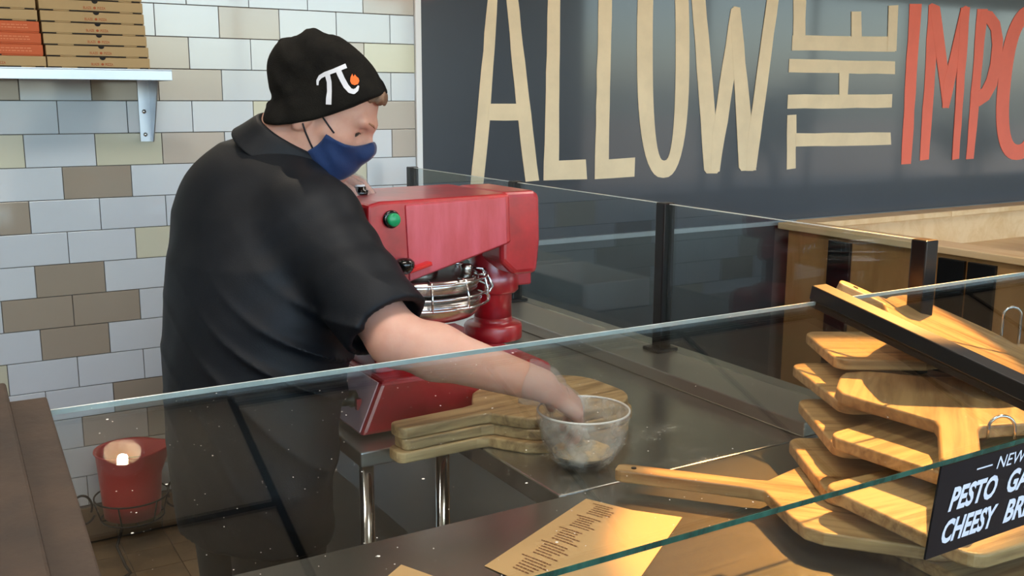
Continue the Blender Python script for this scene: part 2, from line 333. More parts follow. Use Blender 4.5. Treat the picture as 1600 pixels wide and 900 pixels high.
hb.v = [tuple(Rm @ Vector((v[0], v[1], -v[2])) + SP) for v in hb.v]; obj('lamp_head', hb, BLACKM, t, smooth=True)
l = bpy.data.lights.new('lamp', 'SPOT'); l.energy = 1250; l.color = (1, .45, .11); l.spot_size = math.radians(13); l.spot_blend = .3; l.shadow_soft_size = .022
o = bpy.data.objects.new('lamp', l); COL.objects.link(o); o.parent = t; o.location = SP-dv*.05-BASE[t]; aim(o, dv)
LPM = mat('fill_diffuser', 'f4f2ee', .6, emis='fff0dc', estr=1.6)
for x, y, w, lb in ((.445, 1.02, 17, 'added flat fill light panel above the front counter'), (2.885, 1.63, 15, 'added flat fill light panel beyond the glass partition'), (-1.995, 1.02, 14, 'added flat fill light panel over the end of the front counter'), (.445, -1.42, 14, 'added flat fill light panel over the customer floor'), (5.3, .4, 20, 'added flat fill light panel over the booth')):  # unseen panels added to brighten the dark lower room
    t = thing('added_fill_panel', lb, 'fill light', (x, y, CZ), 'fill light panels added to the ceiling')
    obj('frame', MB().ring([(x+a*.6, y+b*.3) for a, b in ((-1, -1), (1, -1), (1, 1), (-1, 1))], [(x+a*.58, y+b*.28) for a, b in ((-1, -1), (1, -1), (1, 1), (-1, 1))], lambda p: (p[0], p[1], CZ), lambda p: (p[0], p[1], CZ-.03)), WHITE, t)
    obj('diffuser', MB().box((x-.58, y-.28, CZ-.022), (x+.58, y+.28, CZ-.018)), LPM, t)
    l = bpy.data.lights.new('lamp', 'AREA'); l.shape = 'RECTANGLE'; l.size = 1.14; l.size_y = .54; l.energy = w; l.color = (1, .93, .84)
    o = bpy.data.objects.new('lamp', l); COL.objects.link(o); o.parent = t; o.location = (0, 0, -.024)
# an orange pendant over the dining side, mirrored in the tiles
t = thing('pendant_lamp', 'orange dome pendant lamp hanging over the dining side', 'lamp', (2.95, .6, CZ))
obj('cord', MB().tube([(2.95, .6, CZ), (2.95, .6, 2.34)], .004), BLACKM, t)
obj('shade', MB().lathe([(.03, .17), (.1, .15), (.19, .07), (.22, .0), (.214, 0), (.185, .066), (.09, .14)], (2.95, .6, 2.17), 32, cap=False), mat('orange_shade', 'e0662a', .4, emis='ff7a30', estr=1.2), t, smooth=True)
# ================================================================== MURAL
mu = thing('wall_mural', 'dark slate wall mural with tall cream and coral hand-drawn lettering', 'mural', (5.6, WY-.008, .92))
obj('panel', MB().box((1.685, WY-.008, .925), (X1, WY+.005, CZ)), MURAL, mu)
YL = WY-.0085
def w0(p): return aty(p[0], p[1], YL)
def w1(p): q = aty(p[0], p[1], YL); return np.array([q[0], YL-.0016, q[2]])
def w0b(p): q = aty(p[0], p[1], YL); return np.array([q[0], YL, q[2]])
def rough(poly, amp=1.0):            # hand-cut edges: subdivide and wobble
    out = []
    for i, p in enumerate(poly):
        q = poly[(i+1) % len(poly)]; L = math.hypot(q[0]-p[0], q[1]-p[1]); n = max(1, int(L/26))
        for k in range(n):
            t = k/n; w = 0 if k == 0 else random.uniform(-amp, amp)*.6
            out.append((p[0]+(q[0]-p[0])*t+w, p[1]+(q[1]-p[1])*t+w))
    return out
def letter(polys, m, rings=()):
    b = MB()
    for n_, p in enumerate(polys): b.prism(rough(p), w0b, lambda q, n_=n_: w1(q)-np.array([0, .0005*n_, 0]))
    for o_, i_ in rings: b.ring(o_, i_, w0b, w1)
    return obj('letter', b, m, mu)
def superell(cx, cy, a, b, e=2.7, n=48, lean=0.):
    r = []
    for k in range(n):
        t = 2*PI*k/n; c, s = math.cos(t), math.sin(t); y = cy+b*math.copysign(abs(s)**(2/e), s)
        r.append((cx+a*math.copysign(abs(c)**(2/e), c)+lean*(y-cy), y))
    return r
letter([[(735, 288), (755, 287), (765, 190), (783, -95), (792, -128), (776, -128), (770, -95), (762, 0)], [(821, 284), (842, 282), (826, 150), (808, -10), (798, -128), (781, -128), (784, -90), (791, 0), (806, 160)], [(764, 162), (812, 162), (814, 188), (762, 188)]], CREAM)
letter([[(849, 282), (856, 0), (859, -128), (879, -128), (875, 0), (873, 251), (915, 249), (917, 280)]], CREAM)
letter([[(929, 280), (935, 0), (938, -128), (959, -128), (956, 0), (951, 249), (992, 246), (991, 276)]], CREAM)
letter([], CREAM, [(superell(1036, 74, 41, 204, 2.5), superell(1037.5, 74, 18, 177, 2.5))])
letter([[(1072, -128), (1082, 0), (1100, 269), (1112, 271), (1125, 271), (1133, 190), (1150, 90), (1166, 200), (1154, 266), (1182, 267), (1190, 190), (1216, 0), (1228, -128), (1210, -128), (1198, 0), (1171, 190), (1158, 14), (1148, 11), (1141, 14), (1115, 195), (1102, 0), (1092, -128)][:]], CREAM) if False else letter([
    [(1072, -128), (1092, -128), (1102, 0), (1118, 190), (1124, 266), (1120, 271), (1104, 271), (1100, 266)], [(1142, 14), (1148, 10), (1156, 12), (1157, 60), (1124, 268), (1110, 270), (1112, 215)],
    [(1142, 30), (1146, 10), (1156, 12), (1176, 215), (1181, 266), (1158, 267), (1154, 262)], [(1198, 0), (1210, -128), (1228, -128), (1216, 0), (1181, 262), (1176, 267), (1166, 267), (1168, 215)]], CREAM)
letter([[(1230, 180), (1244, 179), (1243, 263), (1229, 265)], [(1243, 208), (1391, 207), (1392, 226), (1243, 229)]], CREAM)
letter([[(1231, 148), (1394, 147), (1393, 168), (1230, 170)], [(1233, 92), (1398, 96), (1398, 116), (1232, 113)], [(1311, 113), (1326, 114), (1324, 149), (1311, 149)]], CREAM)
letter([[(1238, 55), (1400, 57), (1398, 81), (1237, 79)], [(1239, -26), (1259, -26), (1258, 57), (1239, 57)], [(1330, 18), (1345, 18), (1346, 58), (1330, 58)], [(1388, 9), (1403, 8), (1400, 80), (1386, 80)]], CREAM)
letter([[(1421, 6), (1440, 6), (1423, 256), (1408, 257)]], CORAL)
letter([[(1451, 8), (1456, 5), (1468, 10), (1451, 249), (1437, 251)], [(1453, 14), (1456, 5), (1468, 10), (1484, 128), (1482, 168), (1473, 169)], [(1501, 14), (1508, 9), (1515, 12), (1482, 169), (1472, 168), (1474, 130)], [(1501, 12), (1515, 11), (1498, 248), (1487, 250)]], CORAL)
bo = [(1527+7, 14), (1550, 18), (1562, 34), (1567, 62), (1564, 100), (1557, 134), (1545, 156), (1530, 166), (1516, 168)]
bi = [(1530, 34), (1541, 36), (1548, 48), (1550, 70), (1547, 100), (1541, 124), (1534, 138), (1526, 144), (1517, 146)]
letter([[(1527, 14), (1543, 14), (1521, 248), (1509, 249)], bo+bi[::-1]], CORAL)
letter([], CORAL, [(superell(1600, 129, 41, 121, 2.4, lean=-.1), superell(1600, 130, 21, 96, 2.3, lean=-.1))])
wn_ = obj('trim_2', MB().box((1.685, WY-.02, 0), (3.57, WY+.005, .905)), mat('wainscot', '3a4244', .5, 0, .2, 3)); tag(wn_, kind='structure')
tag(obj('trim_3', MB().box((1.685, WY-.024, .905), (8, WY+.005, .925)), mat('rail', '8e979b', .4)), kind='structure')

# half-height plywood wall of the booth beyond the glass
bw = thing('booth_wall', 'half-height plywood booth wall with pale cap below the mural', 'booth wall', (3.62, 2.2, 0))
obj('side_panel', MB().box((3.58, .6, 0), (3.66, 3.40, .895)), PLYD, bw)
obj('side_cap', MB().box((3.545, .56, .895), (3.70, 3.44, .925)), PLY, bw, .004)
obj('back_panel', MB().box((3.66, 3.385, 0), (8.0, 3.45, .895)), PLY, bw)
for xa, xb in ((3.70, 4.72), (4.724, 6.3), (6.304, 8)): obj('back_cap', MB().box((xa, 3.34, .895), (xb, 3.47, .925)), PLY, bw, .004)
obj('bench_top', MB().box((3.66, 2.75, .70), (8.0, 3.385, .735)), PLY, bw, .004)
for a, b in ((3.015, 3.14), (2.445, 2.565), (2.31, 2.43), (1.7, 1.82)): obj('upright', MB().box((3.562, a, .05), (3.58, b, .875)), BLACKM, bw, .003)

# ================================================================== SHELF AND PIZZA BOXES
SZ = 1.590
sh = thing('wall_shelf', 'brushed steel wall shelf carrying the stacks of pizza boxes', 'shelf', (-.4, 3.35, 1.36))
obj('shelf_plate', MB().box((-1.6, 3.2, SZ-.004), (.703, WY-.004, SZ)).box((-1.6, 3.2, SZ-.033), (.703, 3.204, SZ-.004)).box((.699, 3.204, SZ-.033), (.703, WY-.004, SZ-.004)), STEELS, sh, .001)
for bx in (.69, -.9):
    br = MB().box((bx-.036, WY-.008, 1.362), (bx, WY-.004, SZ-.006))
    br.prism([(WY-.006, 1.362), (WY-.026, 1.362), (3.335, SZ-.006), (WY-.006, SZ-.006)], lambda p: (bx, p[0], p[1]), lambda p: (bx+.003, p[0], p[1]))
    b_ = obj('bracket', br, STEELS, sh)
    for z in (1.46, 1.385): obj('screw', MB().lathe([(.001, -.004), (.005, -.003), (.007, 0)], (bx-.02, WY-.008, z), 12, 'y'), CHROME, b_, smooth=True)
BH = .0322
blaze = text_shape('BLAZE', .01); pizza = text_shape('PIZZA', .01)
def pizza_box(x0, z0, kind, label, grp, logo=True, dx=0.):
    w, d = .283, .262; ya = 3.222; m = CARD if kind == 'k' else ORANGE
    t = thing('pizza_box', label, 'pizza box', (x0+w/2, ya+d/2, z0), grp)
    obj('tray', MB().box((x0, ya+.002, z0), (x0+w, ya+d, z0+BH-.003)), m, t, .0012)
    lid = obj('lid', MB().box((x0-.0006, ya, z0+.0035), (x0+w+.0006, ya+d+.001, z0+BH-.0006)), m, t, .0015)
    sl = [(.28, .77), (.90, .985), (-.0, .13)] if kind == 'k' else [(.40, .62)]
    for a, b in sl: obj('shadow_line', MB().box((x0+w*a, ya-.0005, z0+.0006), (x0+w*b, ya+.004, z0+.0036)), DARK, t)  # shadow line between stacked boxes, drawn as dark strips
    if kind == 'k':
        cx = x0+w*.53; n = 14
        obj('thumb_notch', MB().prism([(cx+.0085*math.cos(PI+PI*i/n), z0+BH-.0006+.0075*math.sin(PI+PI*i/n)) for i in range(n+1)], lambda p: (p[0], ya-.0006, p[1]), lambda p: (p[0], ya+.003, p[1])), DARK, t)
        if logo:
            zc = z0+.0085; b = MB(); hh = .0072; lw = .022
            for (v, f), xs in ((blaze, cx-.0325), (pizza, cx+.0065)): b.add([(xs+p[0]*lw, ya-.0009, zc+p[1]*hh) for p in v], f)
            obj('printed_name', b, INK, t)
            obj('printed_flame', MB().lathe([(.0001, -.0004), (.0038, -.0004), (.0038, 0)], (cx-.0015, ya-.0005, zc+hh/2), 12, 'y'), INK, t)
    else:
        b = MB(); r_ = random.Random(3)
        for row in range(2):
            x = x0+.012+row*.004
            while x < x0+w-.03:
                l_ = r_.uniform(.004, .012); b.box((x, ya-.001, z0+.020-row*.0075), (x+l_, ya-.0002, z0+.0225-row*.0075)); x += l_+.0025
        obj('printed_lines', b, INKW, t)
    return t
ords = ['bottom', 'second from bottom', 'third from bottom', 'fourth from bottom', 'fifth from bottom', 'sixth from bottom', 'topmost']
for i in range(7):
    pizza_box(.3605-.0018*i-(.002 if i > 1 else 0), SZ+BH*i, 'k', 'kraft pizza box, %s of the all-kraft stack on the shelf' % ords[i], 'pizza boxes on the steel shelf')
for i in range(7):
    k = 'o' if i in (1, 2, 3) else 'k'
    nm = {0: 'kraft pizza box at the bottom under the orange ones', 1: 'lowest orange pizza box in the mixed stack on the shelf', 2: 'middle orange pizza box in the mixed stack on the shelf', 3: 'top orange pizza box in the mixed stack on the shelf', 4: 'kraft pizza box resting directly on the orange ones', 5: 'second kraft pizza box above the orange ones', 6: 'topmost kraft pizza box above the orange ones'}[i]
    pizza_box(.356-.283-.0026*i-(.003 if i else 0), SZ+BH*i, k, nm, 'pizza boxes on the steel shelf')

# ================================================================== COUNTERS
TZ = .86
ct = thing('front_counter', 'long stainless steel serving counter beneath the sloped glass', 'counter', (1.0, .97, 0))
obj('worktop', MB().box((-1.2, .56, TZ-.035), (3.2, 1.2965, TZ)), STEELC, ct, .003)
obj('front_panel', MB().box((-1.2, .62, .1), (3.2, .66, TZ-.035)), BRONZE, ct)
obj('rear_panel', MB().box((-1.2, 1.25, .1), (3.2, 1.27, TZ-.035)), STEEL, ct)
obj('plinth', MB().box((-1.2, .68, 0), (3.2, 1.22, .1)), BLACKM, ct)
wt = thing('work_table', 'stainless steel prep table dusted with flour along the glass partition', 'table', (1.25, 2.4, 0))
obj('tabletop', MB().box((.871, 1.30, TZ-.04), (1.63, 3.47, TZ)), STEELF, wt, .003)
obj('ledge', MB().box((1.441, 1.30, TZ), (1.63, 3.47, .89)), STEEL, wt, .003)
for x, y in ((.91, 1.36), (1.58, 1.36), (.91, 3.4), (1.58, 3.4)): obj('leg', MB().tube([(x, y, 0), (x, y, TZ-.04)], .02, 16), CHROME, wt, smooth=True)
obj('undershelf', MB().box((.88, 1.33, .28), (1.6, 3.43, .305)), STEEL, wt, .002)
st = thing('press_stand', 'small stainless steel stand under the red dough press', 'stand', (.76, 2.05, 0))
obj('stand_top', MB().box((.664, 1.655, TZ-.03), (.868, 2.5, TZ)), STEEL, st, .003)
for x, y in ((.684, 1.68), (.845, 1.68), (.684, 2.47), (.845, 2.47)): obj('leg', MB().tube([(x, y, 0), (x, y, TZ-.03)], .014, 14), CHROME, st, smooth=True)
for z in (.55, .25): obj('stand_shelf', MB().box((.67, 1.67, z), (.86, 2.48, z+.02)), STEEL, st, .002)

# ================================================================== SNEEZE GUARD
TA = math.radians(11); RY, RZ, FY = 1.062, 1.2, .650
def gz(y): return RZ+(y-RY)*math.tan(TA)
RX = Matrix.Rotation(TA, 3, 'X'); LEN = (RY-FY)/math.cos(TA); ORG = Vector((0, RY, RZ))
def gbox(b, xa, xb, ya, yb, za, zb): return b.box((xa, ya, za), (xb, yb, zb), RX, ORG)      # local y runs up the slope, 0 at the rear edge
sg = thing('sneeze_guard', 'sloped glass sneeze guard over the front counter', 'sneeze guard', (1.0, .7, TZ))
GEDGE = mat('glass_edge_green', '285f53', .12, 0, .5, 6, col2='123c34', stretch=(8, 1, 1), spec=.8); REDGE = mat('glass_edge_pale', 'd4dcd8', .15, 0, .2, 20, spec=.8)
for xa, xb in ((.095, 1.186), (1.206, 2.5)):
    pn = obj('top_pane', gbox(MB(), xa, xb, -LEN, -.0008, -.006, 0), GLASS, sg)
    obj('front_edge', gbox(MB(), xa, xb, -LEN-.0012, -LEN-.0002, -.006, 0), GEDGE, pn)
    obj('rear_edge', gbox(MB(), xa, xb, -.0006, .0012, -.006, 0), REDGE, pn)
    a, b = Vector((0, FY+.004, gz(FY)-.010)), Vector((0, FY+.026, TZ+.008))
    obj('front_pane', MB().add([(x, p.y+dy, p.z) for x in (xa, xb) for p in (a, b) for dy in (0, .006)], [(0, 1, 3, 2), (4, 6, 7, 5), (0, 4, 5, 1), (2, 3, 7, 6), (0, 2, 6, 4), (1, 5, 7, 3)]), GLASS, sg)
obj('joint_bar', gbox(MB(), 1.180, 1.212, -LEN-.03, .010, .001, .024), BLACKM, sg, .002)
obj('joint_channel', gbox(MB(), 1.186, 1.206, -LEN-.01, .012, -.012, .001), BRONZE, sg, .001)
obj('end_cover', gbox(MB(), .000, .058, -LEN-.2, .012, .002, .032), BRONZE, sg, .003)
obj('end_lip', gbox(MB(), .058, .093, -LEN-.2, .004, -.014, .014), BRONZE, sg, .002)
obj('end_post', gbox(MB(), -.2, -.002, -LEN-.2, .006, -.02, .024), BRONZE, sg, .003)
for x in (.045, 1.62): obj('support_post', MB().box((x-.015, .70, TZ), (x+.015, .73, gz(.715)-.012)), BLACKM, sg, .002)
sp = MB(); r_ = random.Random(5)
for k in range(420):
    u = r_.random(); x = .12+1.05*(u if k % 2 else u*.55); y = -LEN*r_.random()**1.2; s = r_.choice((.0004, .0004, .0005, .0006, .0008)); a0 = r_.random()*6
    if k % 40 == 0: s = .0016
    e = r_.uniform(.5, 1)
    pts = [RX @ Vector((x+s*math.cos(a0+q*2*PI/6)*r_.uniform(.7, 1.2), y+s*e*math.sin(a0+q*2*PI/6)*r_.uniform(.7, 1.2), .0004)) + ORG for q in range(6)]
    sp.add(pts, [tuple(range(6))])
tag(obj('flour_specks', sp, mat('flour_speck', 'd9d2c8', .9), sg), kind='stuff')

# sign on the front glass
def fy(z): t = (gz(FY)-.010-z)/(gz(FY)-.010-TZ-.008); return FY+.004+.022*t
sx0, sz1, sz0, sw = .939, 1.113, .999, .262
sn = thing('promo_sign', 'black promotional sign with white lettering on the front glass', 'sign', (sx0+sw/2, fy(sz0)-.003, sz0))
def sgn(u, v, off=.0): z = sz0+(sz1-sz0)*v; return (sx0+sw*u, fy(z)-.002-off, z)
SR = .008
obj('sign_board', MB().add([sgn(u, v, o_) for o_ in (0, .0025) for u, v in ((0, 0), (1, 0), (1, 1), (0, 1))], [(0, 1, 2, 3), (7, 6, 5, 4), (0, 4, 5, 1), (1, 5, 6, 2), (2, 6, 7, 3), (3, 7, 4, 0)]), mat('sign_black', '14151a', .25), sn)
SW = mat('sign_white', 'd9dfee', .5)
def blk(u0, u1, v0, v1, sl=.0): return lambda p: sgn(u0+(u1-u0)*p[0]+sl*(p[1]-.5), v0+(v1-v0)*p[1], .0031)
text_obj('lettering', 'NEW', SW, sn, blk(.40, .60, .80, .935, .012), .004)
obj('dash', MB().add([sgn(u, v, .0031) for u, v in ((.25, .855), (.36, .855), (.36, .872), (.25, .872))], [(0, 1, 2, 3)]), SW, sn)
obj('dash', MB().add([sgn(u, v, .0031) for u, v in ((.64, .855), (.75, .855), (.75, .872), (.64, .872))], [(0, 1, 2, 3)]), SW, sn)
text_obj('lettering', 'PESTO', SW, sn, blk(.105, .425, .47, .735, .02), .035)
text_obj('lettering', 'GARLIC', SW, sn, blk(.505, .90, .47, .735, .02), .035)
text_obj('lettering', 'CHEESY', SW, sn, blk(.085, .455, .12, .385, .02), .035)
text_obj('lettering', 'BREAD', SW, sn, blk(.535, .905, .12, .385, .02), .035)

# ================================================================== PARTITION
PX = 1.567; PYs = (3.335, 2.604, 1.892, 1.158); PT = 1.257
pt = thing('glass_partition', 'clear glass partition with black posts standing on the table ledge', 'partition', (PX, 2.3, .89))
for y in PYs:
    po = obj('post', MB().box((PX-.017, y-.017, .895), (PX+.017, y+.017, PT+.003)), BLACKM, pt, .003)
    obj('foot', MB().box((PX-.035, y-.03, .89), (PX+.03, y+.03, .899)), BLACKM, po, .002)
for a, b in zip(PYs[1:], PYs[:-1]):
    pn = obj('pane', MB().box((PX-.004, a+.019, .897), (PX+.004, b-.019, PT-.0004)), GLASS_P, pt)
    obj('top_edge', MB().box((PX-.004, a+.019, PT-.0003), (PX+.004, b-.019, PT+.001)), REDGE, pn)

# ================================================================== DOUGH PRESS
dp = thing('dough_press', 'red enamel dough press with round metal platens and wire guard', 'dough press', (.92, 1.9, TZ))
ya, yb = 1.715, 2.12
bs = MB()
sec = [(.690, .868), (.735, .972), (1.10, .968), (1.125, .955), (1.128, .868)]
bs.prism(sec, lambda p: (p[0], ya, p[1]), lambda p: (p[0], yb, p[1]))
base = obj('base', bs, RED, dp, .008)
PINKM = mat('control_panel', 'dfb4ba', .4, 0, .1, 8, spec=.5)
def pnl(u, v, o_): return (.690+.045*v-.003*o_, ya+.01+(yb-ya-.06)*u, .868+.104*v+.0012*o_)
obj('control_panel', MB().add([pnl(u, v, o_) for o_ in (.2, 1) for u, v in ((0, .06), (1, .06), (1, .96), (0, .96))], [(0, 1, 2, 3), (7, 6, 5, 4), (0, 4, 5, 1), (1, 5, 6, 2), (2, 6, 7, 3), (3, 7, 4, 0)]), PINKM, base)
kb = obj('dial_knob', MB().lathe([(.016, 0), (.017, -.012), (.013, -.016), (.012, -.03), (.0001, -.032)], (.708, 1.785, .925), 20, 'x'), mat('olive_plastic', '2c2a20', .4), dp, smooth=True)
obj('pointer', MB().box((.700, 1.76, .908), (.710, 1.770, .93)), RED, kb)
for x in (.76, 1.08):
    for y in (ya+.05, yb-.05): obj('rubber_foot', MB().lathe([(.018, 0), (.02, .009)], (x, y, TZ), 16), BLACKM, dp)
obj('warning_label', MB().box((1.085, ya-.0012, .918), (1.103, ya+.001, .950)), WHITE, dp)
obj('support_block', MB().box((.748, 1.775, .97), (.796, 1.93, 1.075)), RED, dp, .006)
cx, cy = 1.112, 1.945
obj('column_foot', MB().lathe([(.066, 0), (.067, .002), (.067, .028), (.065, .033), (.060, .036), (.046, .038), (.044, .041), (.044, .05)], (cx, cy, .968), 40), RED, dp, smooth=True)
obj('column', MB().lathe([(.043, 0), (.043, .2)], (cx, cy, 1.0), 32), RED, dp, smooth=True)
obj('collar', MB().lathe([(.052, 0), (.058, .006), (.058, .04), (.054, .046), (.052, .09), (.06, .13)], (cx, cy, 1.075), 32), RED, dp, smooth=True)
obj('clamp_lug', MB().box((cx+.04, cy-.03, 1.088), (cx+.085, cy-.004, 1.122)), RED, dp, .004)
hy0, hy1 = 1.80, 2.075
hd = MB().prism([(.746, 1.139), (.75, 1.303), (.775, 1.309), (1.07, 1.312), (1.075, 1.207), (.78, 1.128)], lambda p: (p[0], hy0, p[1]), lambda p: (p[0], hy1, p[1]))
head = obj('head_cover', hd, RED, dp, .006)
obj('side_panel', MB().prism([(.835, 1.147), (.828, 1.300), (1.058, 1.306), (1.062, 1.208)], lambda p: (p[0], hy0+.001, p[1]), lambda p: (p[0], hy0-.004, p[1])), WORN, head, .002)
obj('head_end', MB().prism([(1.068, 1.312), (1.068, 1.16), (1.10, 1.13), (1.16, 1.13), (1.168, 1.2), (1.165, 1.305), (1.15, 1.312)], lambda p: (p[0], hy0+.03, p[1]), lambda p: (p[0], hy1-.03, p[1])), RED, head, .012, seg=3)
gb = obj('start_button', MB().lathe([(.017, .0), (.018, -.006), (.014, -.008)], (.797, hy0+.001, 1.274), 24, 'y'), BLACKP, head, smooth=True)
obj('green_cap', MB().lathe([(.013, -.008), (.0135, -.019), (.011, -.022), (.0001, -.0225)], (.797, hy0+.001, 1.274), 24, 'y'), mat('green_plastic', '14925c', .3), gb, smooth=True)
KN = aty(563, 312, 1.955)
tk = obj('top_button', MB().lathe([(.017, 0), (.017, .012), (.012, .014), (.012, .02), (.0001, .021)], (KN[0], 1.955, 1.306), 20), BLACKP, head, smooth=True)
obj('white_cap', MB().lathe([(.011, .0205), (.010, .024), (.0001, .0245)], (KN[0], 1.955, 1.306), 20), WHITE, tk, smooth=True)
pcx, pcy, pr = .902, 1.915, .142
obj('upper_platen', MB().lathe([(.04, .052), (.125, .05), (.137, .046), (.138, .03), (.134, .026), (.134, .02)], (pcx, pcy, 1.092), 56), ALU, dp, smooth=True)
obj('lower_platen', MB().lathe([(.11, .0), (.128, .004), (.139, .016), (.142, .03), (.142, .042), (.137, .046), (.02, .046)], (pcx, pcy, 1.050), 56), ALU, dp, smooth=True)
obj('platen_rim', MB().lathe([(.1405, 0), (.1435, .001), (.1435, .005), (.1405, .006)], (pcx, pcy, 1.084), 56), CHROME, dp, smooth=True)
obj('ram', MB().lathe([(.05, 0), (.05, .10)], (pcx, pcy, .965), 28), RED, dp, smooth=True)
obj('press_shaft', MB().lathe([(.05, 0), (.05, .03), (.03, .035), (.03, .06)], (pcx, pcy, 1.14), 28), ALU, dp, smooth=True)
obj('bolt', MB().lathe([(.012, 0), (.012, .022), (.008, .024)], (pcx+.085, pcy-.075, 1.14), 16), ALU, dp, smooth=True)
gr = MB(); GR = .160
for z, r0 in ((1.138, GR-.006), (1.108, GR-.002), (1.086, GR)): gr.tube([(pcx+r0*math.cos(a), pcy+r0*math.sin(a), z) for a in np.linspace(math.radians(-200), math.radians(25), 48)], .0028, 8)
for a in np.linspace(math.radians(-195), math.radians(20), 8):
    c, s = math.cos(a), math.sin(a); gr.tube([(pcx+(GR-.03)*c, pcy+(GR-.03)*s, 1.144), (pcx+(GR-.008)*c, pcy+(GR-.008)*s, 1.142), (pcx+GR*c, pcy+GR*s, 1.11), (pcx+GR*c, pcy+GR*s, 1.084)], .0028, 8)
a = math.radians(-8); c, s = math.cos(a), math.sin(a)
gr.tube([(pcx+GR*c, pcy+GR*s, 1.14), (pcx+(GR+.02)*c, pcy+(GR+.02)*s, 1.10), (pcx+(GR+.012)*c, pcy+(GR+.012)*s, 1.088), (pcx+GR*c, pcy+GR*s, 1.086)], .0035, 8)
obj('wire_guard', gr, CHROME, dp, smooth=True)
lv = aty(632, 417, 1.785)
lever = obj('lever_plate', MB().box((-.002, -.012, -.020), (.05, .012, -.012), Matrix.Rotation(-.25, 3, 'Y'), lv+np.array([.006, .004, .006])), mat('bright_red', 'c8201c', .3), dp, .002)
obj('black_knob', MB().lathe([(.0001, -.014), (.011, -.013), (.017, -.006), (.021, .003), (.020, .010), (.013, .016), (.0001, .018)], lv, 24), BLACKP, lever, smooth=True)

# ================================================================== WOODEN PEELS AND BOARDS
def peel_mesh(name, hl, W, L, th, m, shoulder=.1, hw=.02, endr=.05):
    half = [(0, hw*.55), (.004, hw*.85), (.012, hw), (hl-.015, hw*1.05), (hl+.01, hw*1.25), (hl+shoulder*.35, hw*1.25+(W/2-hw)*.28), (hl+shoulder*.7, hw*1.25+(W/2-hw)*.68), (hl+shoulder*.92, W/2-.012), (hl+shoulder+.02, W/2)]
    for k in range(7):
        a = PI/2*k/6; half.append((L-endr+endr*math.sin(a), W/2-endr+endr*math.cos(a)))
    poly = [(x, -y) for x, y in half]+[(x, y) for x, y in half[::-1]]
    b = MB().prism(poly, lambda p: (p[0], p[1], 0), lambda p: (p[0], p[1], th))
    me = new_mesh(name, b.v, b.f); me.materials.append(m); return me
def put_peel(me, end, d, label, grp, cat='pizza peel', name='pizza_peel', pitch=0., roll=0., hole=None):
    o = bpy.data.objects.new(name, me); COL.objects.link(o); o.location = end; dx = Vector((d[0], d[1], 0)).normalized()
    yaw = math.atan2(dx.y, dx.x); o.rotation_euler = Matrix(Matrix.Rotation(yaw, 3, 'Z') @ Matrix.Rotation(pitch, 3, 'Y') @ Matrix.Rotation(roll, 3, 'X')).to_euler()
    bv = o.modifiers.new('bevel', 'BEVEL'); bv.width = .004; bv.segments = 3; bv.limit_method = 'ANGLE'; BASE[o] = Vector(end)
    tag(o, label, cat, grp)
    if hole:
        h = MB().lathe([(.0001, .0006), (.0045, .0006), (.0045, -.002)], (0, 0, 0), 12); hm = new_mesh('hanging_hole', h.v, h.f); hm.materials.append(DARK)
        q = bpy.data.objects.new('hanging_hole', hm); COL.objects.link(q); q.parent = o; q.location = (.03, 0, hole)
    return o
TH = .0215; BT = .022
bm_ = peel_mesh('board', .175, .240, .495, BT-.0006, BOARDW, .07, .026, .085)
for i, l_ in enumerate(('lowest of three stacked wooden paddle boards beside the glass bowl', 'middle one of three stacked wooden paddle boards beside the bowl', 'top one of three stacked wooden paddle boards under the gloved hand')):
    put_peel(bm_, (.699+.006*((i*2) % 3), 1.588+.002*i, TZ+BT*i), (.998, .030+.010*i), l_, 'stacked paddle boards', 'paddle board', 'paddle_board')
GP = 'wooden peels piled at the end of the counter'
HX = lambda px, z: atz(px[0], px[1], z)
def by_corner(c, e2, ztop, W, L, hl, label, flip=1):
    A = HX(c, ztop); B = HX(e2, ztop); e = (B-A)[:2]; e /= np.linalg.norm(e); h = np.array([-e[1], e[0]])   # h points away from the end edge, towards +X
    if h[0] < 0: h = -h
    mid = A[:2]+e*W/2; end = mid+h*L
    return put_peel(peel_mesh('peel', hl, W, L, TH-.0008, PEELW, .08, .021, .028), (end[0], end[1], ztop-TH+.0004), -h, label, GP)
z_ = [TZ+TH*(i+1) for i in range(12)]
# lying flat: lowest one and the long-handled one in front of the pile
put_peel(peel_mesh('peel', .16, .3, .46, TH-.0008, PEELW, .08), (1.62, .80, z_[0]-TH), (-1, .12), 'wooden peel lying at the bottom of the pile on the counter', GP)
a, b = HX((963, 728), z_[1]), HX((1192, 757), z_[1])
put_peel(peel_mesh('peel', .235, .31, .53, TH-.0008, PEELW, .085, .0185), (a[0], a[1], z_[1]-TH+.0004), (b-a)[:2]+np.array([0, .0]), 'long-handled wooden peel whose handle reaches toward the glass bowl', GP, hole=TH)
by_corner((1228, 683), (1250, 712), z_[2], .26, .44, .15, 'wooden peel lying directly on the long-handled one')
by_corner((1281, 756), (1440, 831), z_[3], .27, .44, .15, 'wooden peel fourth from the bottom of the pile, its end overhanging the counter')
by_corner((1243, 622), (1281, 668), z_[4], .26, .44, .15, 'wooden peel fifth from the bottom, only a corner showing')
by_corner((1289, 678), (1424, 723), z_[5], .27, .44, .15, 'wooden peel shaded by the broad brightly lit one above it')
by_corner((1233, 567), (1313, 628), z_[6], .26, .44, .15, 'wooden peel with striped edge just under the broad brightly lit one')
nk = HX((1497, 664), z_[7]); ax = np.array([.80, .60])
put_peel(peel_mesh('peel', .17, .37, .44, TH-.0008, PEELW, .115, .026, .06), (nk[0]-ax[0]*.17, nk[1]-ax[1]*.17, z_[7]-TH+.0004), ax, 'broad wooden peel in bright warm light, handle toward the front glass', GP)
